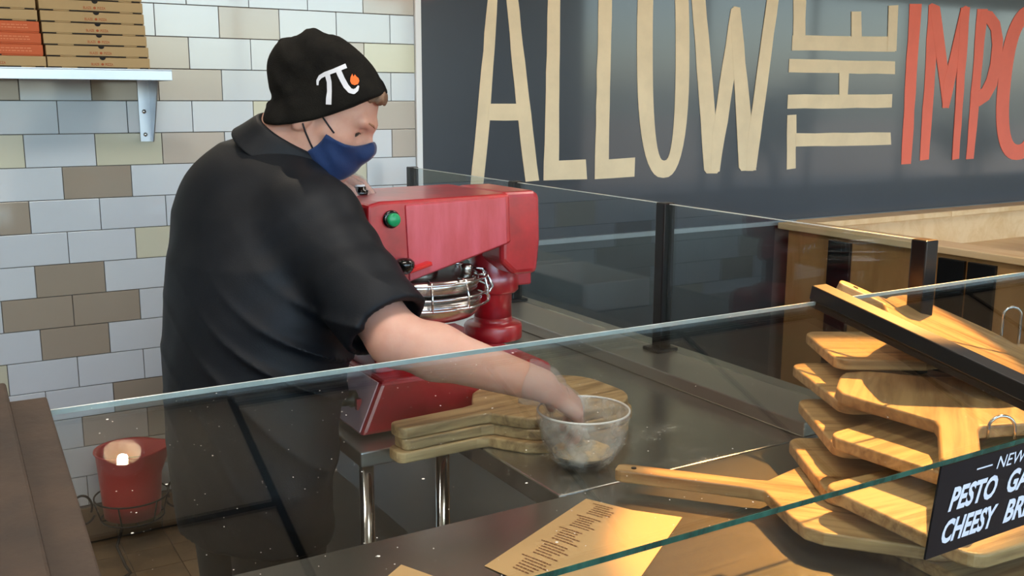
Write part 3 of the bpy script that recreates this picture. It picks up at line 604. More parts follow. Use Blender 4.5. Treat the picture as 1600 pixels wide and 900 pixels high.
by_corner((1255, 517), (1311, 564), z_[8], .22, .40, .14, 'wooden peel below the topmost one, its corner pointing to the partition')
a = HX((1306, 436), 1.185); b = HX((1535, 540), 1.085); dd = b-a; Lh = float(np.hypot(dd[0], dd[1])); pit = math.atan2(-dd[2], Lh)
put_peel(peel_mesh('peel', .075, .34, max(.36, float(np.linalg.norm(dd))), TH-.0008, PEELW, .05, .02, .09), (a[0], a[1], a[2]-TH), dd[:2], 'topmost wooden peel, tilted with its handle raised above the glass edge', GP, pitch=pit, hole=TH)
# chrome wire loops of the peel rack
for q, r0, zb, lb in ((atx(1583, 480, 1.76), .017, TZ+.001, 'tall chrome wire loop standing on the counter behind the peels'), (atx(1567, 650, 1.36), .020, z_[6], 'short chrome wire loop beside the handle of the broad peel')):
    v = np.array([RT[0], RT[1]])/np.hypot(RT[0], RT[1]); pts = [(q[0]-v[0]*r0, q[1]-v[1]*r0, zb)]
    pts += [(q[0]-v[0]*r0*math.cos(t), q[1]-v[1]*r0*math.cos(t), q[2]-r0+r0*math.sin(t)) for t in np.linspace(0, PI, 14)]; pts.append((q[0]+v[0]*r0, q[1]+v[1]*r0, zb))
    tag(obj('wire_loop', MB().tube(pts, .0026, 8), CHROME, smooth=True), lb, 'wire loop')

# ================================================================== BOWL, FLOUR, MENUS
bc = (.988, 1.402, TZ)
def bowl_mat():
    m = bpy.data.materials.new('floured_glass'); m.use_nodes = True; nt = m.node_tree; n = nt.nodes; b = n['Principled BSDF']
    b.inputs['Base Color'].default_value = lin('d6d0c6'); b.inputs['Roughness'].default_value = .1; b.inputs['Specular IOR Level'].default_value = .8
    tc = n.new('ShaderNodeTexCoord'); t = n.new('ShaderNodeTexNoise'); t.inputs['Scale'].default_value = 34; t.inputs['Detail'].default_value = 4; nt.links.new(tc.outputs['Object'], t.inputs[0])
    mr = n.new('ShaderNodeMapRange'); mr.inputs[1].default_value = .38; mr.inputs[2].default_value = .66; mr.inputs[3].default_value = .08; mr.inputs[4].default_value = .56; nt.links.new(t.outputs[0], mr.inputs[0]); nt.links.new(mr.outputs[0], b.inputs['Alpha'])
    bp = n.new('ShaderNodeBump'); bp.inputs['Strength'].default_value = .35; bp.inputs['Distance'].default_value = .006; nt.links.new(t.outputs[0], bp.inputs['Height']); nt.links.new(bp.outputs[0], b.inputs['Normal']); return m
BOWLF = bowl_mat()
def bowl_mesh():
    n = 36; out = [(.030, .0), (.046, .002), (.060, .018), (.072, .04), (.080, .066), (.0835, .09), (.084, .102)]; inn = [(.0805, .102), (.0795, .09), (.0755, .066), (.067, .04), (.054, .02), (.035, .009), (.0005, .008)]
    b = MB(); r_ = random.Random(2)
    b.lathe(out+inn, bc, n); vs = []
    for i, v in enumerate(b.v):
        ring = i//n
        if 1 <= ring <= 5:
            q = i % n; k = 1+.016*math.sin(q*2*PI/n*9+ring*PI)+r_.uniform(-.006, .006); v = (bc[0]+(v[0]-bc[0])*k, bc[1]+(v[1]-bc[1])*k, v[2])
        vs.append(v)
    b.v = vs; return b
bw_ = obj('glass_bowl', bowl_mesh(), BOWLF, smooth=True); obj('rim', MB().tube([(bc[0]+.0822*math.cos(a), bc[1]+.0822*math.sin(a), TZ+.1025) for a in np.linspace(0, 2*PI, 48, endpoint=False)], .0022, 8, True), mat('glass_rim', 'd9d6d0', .1, spec=.9), bw_, smooth=True); tag(bw_, 'hammered clear glass bowl of flour on the steel table', 'bowl')
fm = MB(); n = 28; prof = [(.056, .026), (.050, .028), (.040, .031), (.028, .036), (.014, .040), (.0005, .041)]; fm.lathe([(.0005, .0105), (.033, .0115), (.052, .0225), (.0555, .0255)]+prof[1:], bc, n); r_ = random.Random(9)
fm.v = [(v[0]+r_.uniform(-.001, .001), v[1]+r_.uniform(-.001, .001), v[2]+(r_.uniform(-.003, .003) if v[2]-bc[2] > .029 else 0)) for v in fm.v]
tag(obj('flour', fm, mat('cornmeal', 'd8b98a', .95, 0, .15, 90, .4, 300)), 'pale flour heaped inside the glass bowl', 'flour', kind='stuff')
def sheet(name, quads, label, lines):
    t = thing(name, label, 'menu', tuple(atz(quads[0][0][0], quads[0][0][1], TZ)), 'paper menus on the front counter')
    for i, q in enumerate(quads):
        pts = [atz(p[0], p[1], TZ+.001+p[2]) for p in q]; n = 6; g = []
        for a in range(n+1):
            for b in range(n+1):
                u, v = a/n, b/n; p = (pts[0]*(1-u)+pts[1]*u)*(1-v)+(pts[3]*(1-u)+pts[2]*u)*v; g.append(p+np.array([0, 0, .0018*math.sin(PI*u)*math.sin(PI*v)]))
        fs = [(a*(n+1)+b, (a+1)*(n+1)+b, (a+1)*(n+1)+b+1, a*(n+1)+b+1) for a in range(n) for b in range(n)]
        m2 = MB().add(g, fs); k = len(g); m2.add([p-np.array([0, 0, .0004]) for p in g], [f[::-1] for f in fs])
        pg = obj('page', m2, PAPER, t, smooth=True)
        if lines and i == 0:
            b = MB(); r_ = random.Random(4)
            def at(u, v): p = (pts[0]*(1-u)+pts[1]*u)*(1-v)+(pts[3]*(1-u)+pts[2]*u)*v; return p+np.array([0, 0, .0018*math.sin(PI*u)*math.sin(PI*v)+.0007])
            for row in range(34):
                u0 = .96-.0265*row; v0 = .34
                if row % 7 == 6: continue
                x = v0-(.10 if row % 7 == 0 else 0); lim = v0+r_.uniform(.25, .42)
                while x < lim:
                    l_ = r_.uniform(.02, .07); b.add([at(u0, x), at(u0, x+l_), at(u0-.010, x+l_), at(u0-.010, x)], [(0, 1, 2, 3)]); x += l_+.012
            obj('printed_lines', b, PINK, pg)
        if lines and i == 1:
            ce_ = (pts[0]*.62+pts[1]*.38)*.8+(pts[3]*.62+pts[2]*.38)*.2
            ce_ = atz(966, 823, TZ+.003)
            o_ = [(ce_[0]+.009*math.cos(a), ce_[1]+.009*math.sin(a)) for a in np.linspace(0, 2*PI, 24, endpoint=False)]; i_ = [(ce_[0]+.0065*math.cos(a), ce_[1]+.0065*math.sin(a)) for a in np.linspace(0, 2*PI, 24, endpoint=False)]
            obj('printed_ring', MB().ring(o_, i_, lambda p: (p[0], p[1], TZ+.0034), lambda p: (p[0], p[1], TZ+.0036)), PINK, pg)
sheet('paper_menu', [[(757, 884, 0), (916, 779, .001), (988, 797, .003), (850, 925, .003)], [(850, 925, .003), (988, 797, .003), (1066, 808, 0), (960, 960, 0)]], 'kraft paper menu with printed lines lying open on the counter', True)
sheet('paper_menu', [[(540, 955, 0), (627, 882, 0), (720, 915, 0), (640, 990, 0)]], 'blank corner of a kraft paper menu beside the printed one', False)

# ================================================================== PAIL, TRAYS, SHRUBS
pcx_, pcy_ = .525, 3.355
pl = thing('sanitizer_pail', 'red plastic pail with pouring lip in a wire holder by the wall', 'pail', (pcx_, pcy_, .135))
pb = MB(); n = 40; rows_ = [(.0005, .006), (.084, .006), (.09, 0), (.094, .06), (.099, .14), (.104, .215), (.110, .225), (.109, .229), (.101, .222), (.095, .14), (.088, .02), (.0005, .012)]
pb.lathe(rows_, (pcx_, pcy_, .135), n)
vs = []
for v in pb.v:
    dx, dy = v[0]-pcx_, v[1]-pcy_; a = math.atan2(dy, dx); k = max(0, math.cos(a+.25))**10*max(0, (v[2]-.27)/.09)
    vs.append((v[0]+.034*k*math.cos(-.25), v[1]+.034*k*math.sin(-.25), v[2]+.012*k))
pb.v = vs; obj('pail_body', pb, mat('red_plastic', 'b8262a', .35, spec=.5), pl, smooth=True)
obj('water', MB().lathe([(.0005, 0), (.093, 0)], (pcx_, pcy_, .30), 32), mat('water', '8a5a48', .04, spec=.5), pl)
WIRE = mat('dark_wire', '2a2624', .45, .6)
wh = thing('wire_holder', 'dark wire pail holder with scrolled sides on the tiled wall', 'holder', (pcx_, pcy_, .03))
hb = MB()
for z, r0 in ((.126, .10), (.20, .118)): hb.tube([(pcx_+r0*math.cos(a), pcy_+r0*math.sin(a), z) for a in np.linspace(0, 2*PI, 40, endpoint=False)], .003, 8, True)
for a in np.linspace(0, 2*PI, 6, endpoint=False): hb.tube([(pcx_+.12*math.cos(a), pcy_+.12*math.sin(a), .20), (pcx_+.10*math.cos(a), pcy_+.10*math.sin(a), .126)], .0025, 6)
hb.tube([(pcx_-.1, pcy_, .126), (pcx_+.1, pcy_, .126)], .003, 6); hb.tube([(pcx_, pcy_-.1, .126), (pcx_, pcy_+.135, .126), (pcx_, WY-.005, .26)], .003, 6)
obj('cradle', hb, WIRE, wh, smooth=True)
for sx in (-1, 1):
    c_ = (pcx_+sx*.15, pcy_+.03); obj('scroll', MB().tube([(c_[0]+.035*math.cos(a)*sx*(1-.06*a), c_[1], .17+.05*math.sin(a)*(1-.06*a)) for a in np.linspace(-2.6, 3.6, 30)], .0038, 8), WIRE, wh, smooth=True)
obj('hanging_leg', MB().tube([(pcx_-.05, pcy_-.09, .126), (pcx_-.075, pcy_-.12, .08), (pcx_-.06, pcy_-.17, .03), (pcx_-.05, pcy_-.19, .012), (pcx_-.07, pcy_-.20, .008)], .005, 8), WIRE, wh, smooth=True)
WP = mat('white_plastic', 'dcdcd8', .4)
for i, (x, y) in enumerate(((1.28, 2.64), (1.28, 3.08))):
    t = thing('dough_tray', ('white plastic dough tray behind the press, nearer the press', 'white plastic dough tray behind the press, nearer the wall')[i], 'tray', (x, y, TZ), 'dough trays behind the press')
    o_ = [(x+sx*.13, y+sy*.19) for sx, sy in ((-1, -1), (1, -1), (1, 1), (-1, 1))]; i_ = [(x+sx*.12, y+sy*.18) for sx, sy in ((-1, -1), (1, -1), (1, 1), (-1, 1))]
    obj('tray_wall', MB().ring(o_, i_, lambda p: (p[0], p[1], TZ), lambda p: (p[0], p[1], TZ+.09)), WP, t, .004)
    obj('tray_bottom', MB().box((x-.12, y-.18, TZ), (x+.12, y+.18, TZ+.008)), WP, t)
LEAF = mat('shrub_leaf', '39422c', .6, 0, .4, 4, rnd=.2); BARK = mat('shrub_bark', '4a3a2c', .8)
lab = ('round leafy shrub with thick branches outside the shopfront', 'taller slim shrub beside the round one outside', 'low dense shrub at the far end of the pavement')
for i, (x, y, h, sp_) in enumerate(((10.6, -4.4, 1.45, .8), (11.9, -4.7, 1.75, .7), (17.2, -5.0, 1.1, .9))):
    t = thing('outdoor_shrub', lab[i], 'shrub', (x, y, -.02), 'shrubs outside the shopfront'); r_ = random.Random(20+i); tips = []; tb = MB()
    for k in range(9):
        a = r_.random()*6.28; p0 = Vector((x, y, -.02)); p1 = p0+Vector((math.cos(a)*.1, math.sin(a)*.1, h*.35)); p2 = p0+Vector((math.cos(a)*sp_*r_.uniform(.3, .8), math.sin(a)*sp_*r_.uniform(.3, .8), h*r_.uniform(.65, 1.0)))
        tb.tube([p0, p1, p2], [.035, .022, .008], 6); tips += [p1.lerp(p2, u) for u in (.5, .8, 1)]
    obj('branches', tb, BARK, t); lb = MB()
    for p in tips:
        for k in range(60):
            q = p+Vector([r_.gauss(0, .15) for _ in range(3)]); s = r_.uniform(.03, .06); u = Vector([r_.gauss(0, 1) for _ in range(3)]).normalized(); w = u.orthogonal().normalized()
            lb.add([q-u*s, q+w*s*.45, q+u*s, q-w*s*.45], [(0, 1, 2, 3)])
    tag(obj('foliage', lb, LEAF, t), kind='stuff')
# ================================================================== PERSON (implicit surfaces, meshed with surface nets)
def surface_nets(D, lo, h):
    nx, ny, nz = D.shape; S = D < 0
    c = [S[i:nx-1+i, j:ny-1+j, k:nz-1+k] for i in (0, 1) for j in (0, 1) for k in (0, 1)]
    s = c[0].astype(np.int8)
    for q in c[1:]: s = s+q
    act = (s > 0) & (s < 8); idx = np.argwhere(act)
    ids = np.full(act.shape, -1, np.int32); ids[act] = np.arange(len(idx), dtype=np.int32)
    corners = [(i, j, k) for i in (0, 1) for j in (0, 1) for k in (0, 1)]
    V = np.stack([D[idx[:, 0]+i, idx[:, 1]+j, idx[:, 2]+k] for i, j, k in corners], 1)
    acc = np.zeros((len(idx), 3)); cnt = np.zeros(len(idx))
    for a in range(8):
        for b in range(a+1, 8):
            da = np.array(corners[b])-np.array(corners[a])
            if np.abs(da).sum() != 1: continue
            m = (V[:, a] < 0) != (V[:, b] < 0); t = np.zeros(len(idx)); den = V[:, a]-V[:, b]; t[m] = V[m, a]/den[m]
            acc += m[:, None]*(np.array(corners[a])[None]+t[:, None]*da[None]); cnt += m
    P = (idx+acc/np.maximum(cnt, 1)[:, None])*h+np.array(lo)
    F = []
    for ax in range(3):
        b1, b2 = [(1, 2), (2, 0), (0, 1)][ax]
        sl0 = [slice(1, -1)]*3; sl1 = [slice(1, -1)]*3; sl0[ax] = slice(0, -1); sl1[ax] = slice(1, None)
        A, B = S[tuple(sl0)], S[tuple(sl1)]; e = np.argwhere(A != B)
        if not len(e): continue
        e1 = e.copy(); 
        for q in range(3):
            if q != ax: e1[:, q] += 1
        def cid(d1, d2):
            p = e1.copy(); p[:, b1] += d1; p[:, b2] += d2; return ids[p[:, 0], p[:, 1], p[:, 2]]
        q = np.stack([cid(-1, -1), cid(0, -1), cid(0, 0), cid(-1, 0)], 1)
        fl = A[e[:, 0], e[:, 1], e[:, 2]]; q[~fl] = q[~fl][:, ::-1]; F.append(q)
    F = np.concatenate(F); F = F[(F >= 0).all(1)]
    return P, F
def mesh_sdf(fn, lo, hi, h, dense=False, smooth=2):
    lo = np.array(lo, float); n = np.ceil((np.array(hi)-lo)/h).astype(int)+1; B = 12; n = ((n+B-1)//B)*B
    D = np.empty(tuple(n), np.float32)
    g = np.arange(B)*h
    for i in range(0, n[0], B):
        for j in range(0, n[1], B):
            ks = np.arange(0, n[2], B)
            cc = np.stack([np.full(len(ks), lo[0]+(i+B/2)*h), np.full(len(ks), lo[1]+(j+B/2)*h), lo[2]+(ks+B/2)*h], 1); dc = fn(cc)
            for k, d in zip(ks, dc):
                if not dense and abs(d) > B*h*1.25: D[i:i+B, j:j+B, k:k+B] = d; continue
                X, Y, Z = np.meshgrid(lo[0]+i*h+g, lo[1]+j*h+g, lo[2]+k*h+g, indexing='ij')
                D[i:i+B, j:j+B, k:k+B] = fn(np.stack([X.ravel(), Y.ravel(), Z.ravel()], 1)).reshape(B, B, B)
    P, F = surface_nets(D, lo, h)
    for _ in range(smooth):          # light Laplacian smoothing
        A = np.zeros_like(P); c = np.zeros(len(P))
        for a, b in ((0, 1), (1, 2), (2, 3), (3, 0)):
            np.add.at(A, F[:, a], P[F[:, b]]); np.add.at(A, F[:, b], P[F[:, a]]); np.add.at(c, F[:, a], 1); np.add.at(c, F[:, b], 1)
        P = P*.5+.5*A/np.maximum(c, 1)[:, None]
    return P, F
def cone(p, a, b, r1, r2):
    a = np.asarray(a, float); b = np.asarray(b, float); ab = b-a; t = np.clip(((p-a)@ab)/(ab@ab), 0, 1)
    return np.linalg.norm(p-(a+t[:, None]*ab), axis=1)-(r1+(r2-r1)*t)
def ell(p, c, r, axes=None):
    q = p-np.asarray(c, float)
    if axes is not None: q = q@np.array(axes).T
    r = np.asarray(r, float); k0 = np.linalg.norm(q/r, axis=1); k1 = np.linalg.norm(q/(r*r), axis=1); return np.where(k1 > 1e-9, k0*(k0-1)/np.maximum(k1, 1e-9), -r.min())
def smin(a, b, k): h = np.clip(.5+.5*(b-a)/k, 0, 1); return b+(a-b)*h-k*h*(1-h)
def smax(a, b, k): return -smin(-a, -b, k)
def poly2d(x, y, poly):
    d = np.full(len(x), 1e9); ins = np.zeros(len(x), bool); n = len(poly)
    for i in range(n):
        ax, ay = poly[i]; bx, by = poly[(i+1) % n]; ex, ey = bx-ax, by-ay; t = np.clip(((x-ax)*ex+(y-ay)*ey)/(ex*ex+ey*ey+1e-12), 0, 1)
        d = np.minimum(d, (x-ax-t*ex)**2+(y-ay-t*ey)**2); c = (ay > y) != (by > y); xi = ax+(y-ay)/(by-ay+1e-12)*ex; ins ^= c & (x < xi)
    d = np.sqrt(d); return np.where(ins, -d, d)
def wob(p, f, seed=0):
    r_ = np.random.default_rng(seed); o = 0
    for k in range(5):
        v = r_.normal(size=3); v *= f*(1+.35*k)/np.linalg.norm(v); o = o+np.sin(p@v+r_.uniform(0, 6))/(1+.4*k)
    return o/2.5
def spline(pts, n=4):                # smooth closed outline
    out = []; m = len(pts)
    for i in range(m):
        p0, p1, p2, p3 = (np.array(pts[(i+k) % m], float) for k in (-1, 0, 1, 2))
        for s in range(n):
            t = s/n; out.append(tuple(.5*((2*p1)+(-p0+p2)*t+(2*p0-5*p1+4*p2-p3)*t*t+(-p0+3*p1-3*p2+p3)*t**3)))
    return out
RH = np.array([math.cos(YAW), -math.sin(YAW), 0]); SH = np.array([-math.sin(YAW), -math.cos(YAW), 0]); ZV = np.array([0, 0, 1.])
HP = math.radians(30); HF = RH*math.cos(HP)-ZV*math.sin(HP); HU = ZV*math.cos(HP)+RH*math.sin(HP); HS = SH
HD = 1.95; HC = atd(514, 160, HD)
def hloc(p): q = p-HC; return np.stack([q@HF, q@HU, q@HS], 1)
def hw(f, u, s): return HC+HF*f+HU*u+HS*s
def hpx(x, y):                       # a picture point carried on to the head's middle plane
    d = ray(x, y); t = ((HC-CAM)@HS)/(d@HS); q = CAM+d*t-HC; return (q@HF, q@HU)
def head_sdf(p):
    q = hloc(p); m = q.copy(); m[:, 2] = np.abs(m[:, 2])
    d = ell(m, (-.008, .012, 0), (.100, .096, .078))
    d = smin(d, ell(m, (.032, -.05, 0), (.066, .088, .063)), .03)
    d = smin(d, cone(m, (-.005, -.072, .048), (.066, -.112, .018), .022, .019), .03)
    d = smin(d, ell(m, (.080, -.112, 0), (.022, .02, .026)), .02)
    d = smin(d, cone(m, (.092, .002, .006), (.080, .004, .048), .012, .010), .016)       # brow
    d = smin(d, cone(m, (.058, -.042, .044), (.03, -.04, .060), .016, .014), .02)         # cheekbone
    d = smin(d, cone(m, (.093, -.016, 0), (.114, -.046, 0), .009, .0125), .012)
    d = smin(d, ell(m, (.103, -.05, .013), (.010, .008, .008)), .008)
    d = smax(d, -(np.linalg.norm(m-np.array([.092, -.022, .035]), axis=1)-.0135), .010)  # eye socket
    d = smin(d, cone(m, (.084, -.0145, .026), (.077, -.0155, .047), .0048, .004), .004)    # upper lid
    d = smin(d, cone(m, (.080, -.030, .027), (.074, -.028, .045), .003, .003), .004)
    d = smin(d, ell(m, (-.02, -.036, .078), (.020, .034, .011)), .008)                   # ear
    return d
# joints
C7 = atd(405, 225, 1.98); NB = atd(428, 252, 1.97)
RS = atd(490, 352, 1.86); RE = atd(618, 530, 1.745); RW = atd(846, 602, 1.73)
LS = np.array([.575, 2.12, 1.30]); LE = np.array([.62, 2.26, 1.13]); LW = atd(478, 287, 2.13)
FT = np.array([.97, .244, 0]); FT /= np.linalg.norm(FT); TR = np.array([FT[1], -FT[0], 0])
def unit(v): v = np.asarray(v, float); return v/np.linalg.norm(v)
def hand_prims(W, D, N, side, curl, thumb=.6, sc=1., spread=.10):
    D = unit(D); N = unit(np.asarray(N, float)-D*(D@N)); L = np.cross(D, N)*side; out = []      # L points to the thumb side
    kn = []
    for i, (lat, ln) in enumerate(((.030, .088), (.010, .093), (-.010, .089), (-.029, .080))):
        k = W+D*ln*sc+L*lat*sc-N*.002*abs(i-1); kn.append(k); out.append((W+L*lat*.55*sc+D*.012, k, .0155*sc, .0125*sc, .014))
    lens = ((.042, .026, .021), (.047, .029, .022), (.044, .027, .021), (.034, .021, .019))
    for i in range(4):
        p = kn[i]; a = 0; lat = (1.5-i)*spread
        for j in range(3):
            a += curl[i][j]; d = unit(D*math.cos(a)-N*math.sin(a)+L*lat*math.cos(a)); q = p+d*lens[i][j]*sc; r0 = (.0096, .0086, .0078, .0070)[j]; r1 = (.0086, .0078, .0070)[j]
            if i == 3: r0 *= .88; r1 *= .88
            out.append((p, q, r0*sc, r1*sc, .004)); p = q
    t0 = W+D*.020*sc+L*.026*sc-N*.006; t1 = t0+unit(D*.75+L*thumb-N*.35)*.042*sc; t2 = t1+unit(D*.9+L*thumb*.35-N*.45)*.034*sc; t3 = t2+unit(D*.9-L*.1-N*.55)*.026*sc
    out += [(t0, t1, .016*sc, .012*sc, .012), (t1, t2, .0115*sc, .0098*sc, .004), (t2, t3, .0098*sc, .008*sc, .004)]
    return out
RHND = hand_prims(RW, np.array([.84, .06, -.54]), np.array([.50, -.38, .78]), -1, [(.55, .5, .35), (.6, .5, .4), (.62, .55, .4), (.62, .55, .4)])
kb_ = np.array([KN[0], 1.955, 1.331])
LD = unit(atd(540, 273, 2.10)-LW)
LHND = hand_prims(LW, LD, np.array([-.1, -.1, 1.]), 1, [(.75, .5, .3), (.7, .5, .3), (.6, .5, .35), (.55, .5, .35)], sc=.97, spread=.13)
def hands(p, L):
    d = None
    for a, b, r1, r2, k in L:
        e = cone(p, a, b, r1, r2); d = e if d is None else smin(d, e, k)
    return d
def near(p, c, r): return np.linalg.norm(p-c, axis=1).min() < r
HIP = np.array([.512, 1.850, .80])
HIPS = [HIP+TR*.095*s for s in (1, -1)]; KNEE = [np.array([.535, 1.775, .46]), np.array([.52, 1.955, .46])]; ANK = [np.array([.52, 1.77, .085]), np.array([.50, 1.965, .085])]
def body_sdf(p):
    d = cone(p, NB, hw(-.035, -.055, 0), .064, .058)
    d = smin(d, cone(p, NB, np.array([.545, 1.89, 1.12]), .07, .115), .05)
    d = smin(d, cone(p, np.array([.545, 1.89, 1.12]), HIP, .115, .12), .05)
    for s, e, w in ((RS, RE, RW), (LS, LE, LW)):
        d = smin(d, cone(p, NB, s, .055, .055), .03)
        d = smin(d, cone(p, s, e, .060, .047), .02)
        m_ = e+(w-e)*.28; d = smin(d, cone(p, e, m_, .046, .0475), .02); d = smin(d, cone(p, m_, w, .0475, .029), .02)
    for a, b, c in zip(HIPS, KNEE, ANK):
        d = smin(d, cone(p, a, b, .082, .055), .02); d = smin(d, cone(p, b, c, .052, .036), .02)
    if near(p, HC, .32): d = smin(d, head_sdf(p), .022)
    for L, c in ((RHND, RW), (LHND, LW)):
        if near(p, c, .34): d = smin(d, hands(p, L), .010)
    return d
person = thing('person', 'person in dark polo, black beanie and blue mask reaching into the glass bowl', 'person', (.52, 1.87, 0))
VX = .0030
Pv, Fv = mesh_sdf(body_sdf, (.30, 1.25, .0), (1.14, 2.42, 1.66), VX)
body = raw('body', Pv, Fv, SKIN, person)

# --- clothing
LEV = np.array([(.68, .512, 1.848, .196, .130), (.80, .507, 1.845, .206, .134), (.90, .520, 1.858, .206, .148), (1.007, .541, 1.878, .203, .168), (1.105, .556, 1.890, .211, .170), (1.204, .562, 1.908, .204, .162), (1.29, .572, 1.930, .182, .138), (1.36, .588, 1.948, .13, .10), (1.42, .60, 1.96, .07, .06)])
UB = atd(392, 318, 1.985)
def torso(p):
    z = np.clip(p[:, 2], LEV[0, 0], LEV[-1, 0]); c = [np.interp(z, LEV[:, 0], LEV[:, k]) for k in range(1, 5)]
    dx, dy = p[:, 0]-c[0], p[:, 1]-c[1]; l = dx*TR[0]+dy*TR[1]; f = dx*FT[0]+dy*FT[1]
    k0 = np.sqrt((l/c[2])**2+(f/c[3])**2); d = (k0-1)*np.minimum(c[2], c[3])*.95
    return np.maximum(d, np.maximum(LEV[0, 0]-p[:, 2], p[:, 2]-1.40))
HEM = RS+(RE-RS)*.90; HEML = LS+(LE-LS)*.86
KF = .6*RH+.8*ZV
def shirt_sdf(p):
    d = torso(p)
    d = smin(d, ell(p, UB, (.135, .150, .118)), .06)
    d = smin(d, cone(p, NB-ZV*.035, RS, .074, .083), .05); d = smin(d, cone(p, NB-ZV*.035, LS, .074, .08), .05)
    for s, h, tk in ((RS, HEM, 1.), (LS, HEML, .95)):
        ax = unit(h-s); e = cone(p, s, h+ax*.05, .088*tk, .078*tk)
        e = smax(e, (p-h)@ax, .006); inn = cone(p, s+ax*.06, h+ax*.1, .066*tk, .068*tk)
        e = np.maximum(e, -np.where((p-h)@ax > -.03, inn, 1.))
        d = smin(d, e, .035)
    q = p@KF; w = wob(p, 9., 3); f = np.sin(q*PI/.082+2.0*w)
    lowr = np.clip((1.28-p[:, 2])/.25, .15, 1)*np.clip((p[:, 2]-.72)/.3, .15, 1)*np.clip(.6+((p-np.array([.56, 1.9, 0]))@RH)/.22, .2, 1.3)
    d = d-.019*(1-np.abs(f))**2.5*lowr*(.6+.4*wob(p, 6., 8))-.0016*wob(p, 34., 5)
    # creases running along the sleeve from the shoulder
    t = np.clip(((p-RS)@unit(HEM-RS))/.3, -.2, 1.2); d = d-.0028*np.sin(t*26+3*w)*np.exp(-(np.linalg.norm(p-(RS+(HEM-RS)*.45), axis=1)/.14)**2)
    return d
SHIRT = mat('polo_fabric', '0a1119', .56, 0, .12, 5, .10, 420, .26, col2='080d13')
Pv, Fv = mesh_sdf(shirt_sdf, (.30, 1.48, .64), (.88, 2.42, 1.50), .0045, smooth=2)
shirt = raw('polo_shirt', Pv, Fv, SHIRT, person)
# collar
CN = unit(.53*RH+.83*ZV+.16*SH); CF = unit(RH-CN*(CN@RH)); CS = np.cross(CF, CN); CC = atd(446, 238, 1.965)
cb = MB(); n = 56; prof = [(.74, .026), (.80, .034), (.89, .030), (1.0, .008), (1.14, -.016), (1.18, -.020), (1.165, -.025), (.98, -.012), (.86, .012)]
for r, h in prof:
    for k in range(n):
        a = 2*PI*k/n; ca, sa = math.cos(a), math.sin(a); point = max(0, math.cos(a-.45))**8+max(0, math.cos(a+.45))**8
        rr = r*(1+.05*math.sin(3*a+.6)); hh = h-(.018*point if h < 0 else 0)-.012*max(0, ca)**6
        cb.v.append(tuple(CC+CF*(.092*rr*ca)+CS*(.092*rr*sa)+CN*(hh+.013)))
m_ = len(prof)
for i in range(m_):
    j = (i+1) % m_
    cb.f += [(i*n+k, i*n+(k+1) % n, j*n+(k+1) % n, j*n+k) for k in range(n)]
co = obj('collar', cb, SHIRT, shirt, smooth=True); sb = co.modifiers.new('sub', 'SUBSURF'); sb.levels = sb.render_levels = 1
def trouser(p):
    d = None
    for a, b, c in zip(HIPS, KNEE, ANK):
        e = smin(cone(p, a+ZV*.0, b, .098, .078), cone(p, b, c+ZV*.01, .080, .068), .03); d = e if d is None else smin(d, e, .03)
    d = smin(d, ell(p, HIP, (.125, .18, .13)), .04)
    return d-.003*wob(p, 30., 6)
Pv, Fv = mesh_sdf(trouser, (.30, 1.58, .02), (.80, 2.15, 1.0), .008); raw('trousers', Pv, Fv, mat('trouser_black', '17181a', .75, 0, .15, 20), person)
for i, a in enumerate(ANK):
    def shoe(p): return np.maximum(smin(ell(p, a+FT*.06-ZV*.04, (.135, .05, .048), (FT, TR, ZV)), ell(p, a+FT*.13-ZV*.055, (.06, .047, .03), (FT, TR, ZV)), .03), -p[:, 2]+.001)
    Pv, Fv = mesh_sdf(shoe, a-np.array([.2, .2, .1]), a+np.array([.25, .25, .06]), .006, True); raw('shoe', Pv, Fv, BLACKM, person)

# --- beanie
hat_px = [(413, 192), (419, 168), (427, 153), (422, 138), (420, 112), (424, 84), (440, 64), (466, 55), (490, 44), (508, 52), (531, 58), (556, 76), (580, 100), (594, 124), (604, 150), (600, 175), (560, 215), (500, 230), (430, 226)]
HPOLY = spline([hpx(*q) for q in hat_px], 3)
EDGE = [hpx(*q) for q in ((400, 193), (416, 192), (445, 194), (470, 192), (500, 187), (530, 178), (560, 167), (585, 155), (604, 147), (620, 138))]
EX = np.array([e[0] for e in EDGE]); EU = np.array([e[1] for e in EDGE])
def hat_sdf(p):
    q = hloc(p); d2 = poly2d(q[:, 0], q[:, 1], HPOLY); t = np.clip(-d2/.066, 0, 1); wd = .0905*np.sqrt(np.maximum(1-(1-t)**2, 0))
    g = np.where(d2 < 0, (np.abs(q[:, 2])-wd)*.75, np.maximum(d2, np.abs(q[:, 2])*.5))
    eu = np.interp(q[:, 0], EX, EU); cut = (eu-q[:, 1])*.75
    cuff = 1/(1+np.exp((q[:, 1]-eu-.050)/.004)); g = g-.0035*cuff
    g = g-.0022*wob(q, 42., 11)*np.clip((q[:, 1]-eu-.05)/.03, 0, 1)-.003*np.sin(q[:, 1]*120+q[:, 0]*40)*np.clip((-q[:, 0]-.02)/.06, 0, 1)
    return smax(g, cut, .004)
Pv, Fv = mesh_sdf(hat_sdf, HC-.20, HC+.20, .0030, True, 2)
hat = raw('beanie', Pv, Fv, mat('knit_black', '1d1b17', .95, 0, .3, 24, .5, 500, .15, col2='100f0e'), person)
bvh = BVHTree.FromPolygons([tuple(v) for v in Pv.tolist()], [tuple(f) for f in Fv.tolist()])
def on_hat(x, y, off=.0016):
    d = ray(x, y); h = bvh.ray_cast(Vector(CAM), Vector(d))
    return np.array(h[0])+np.array(h[1])*off*(1 if h[1].dot(Vector(d)) < 0 else -1) if h[0] is not None else CAM+d*HD
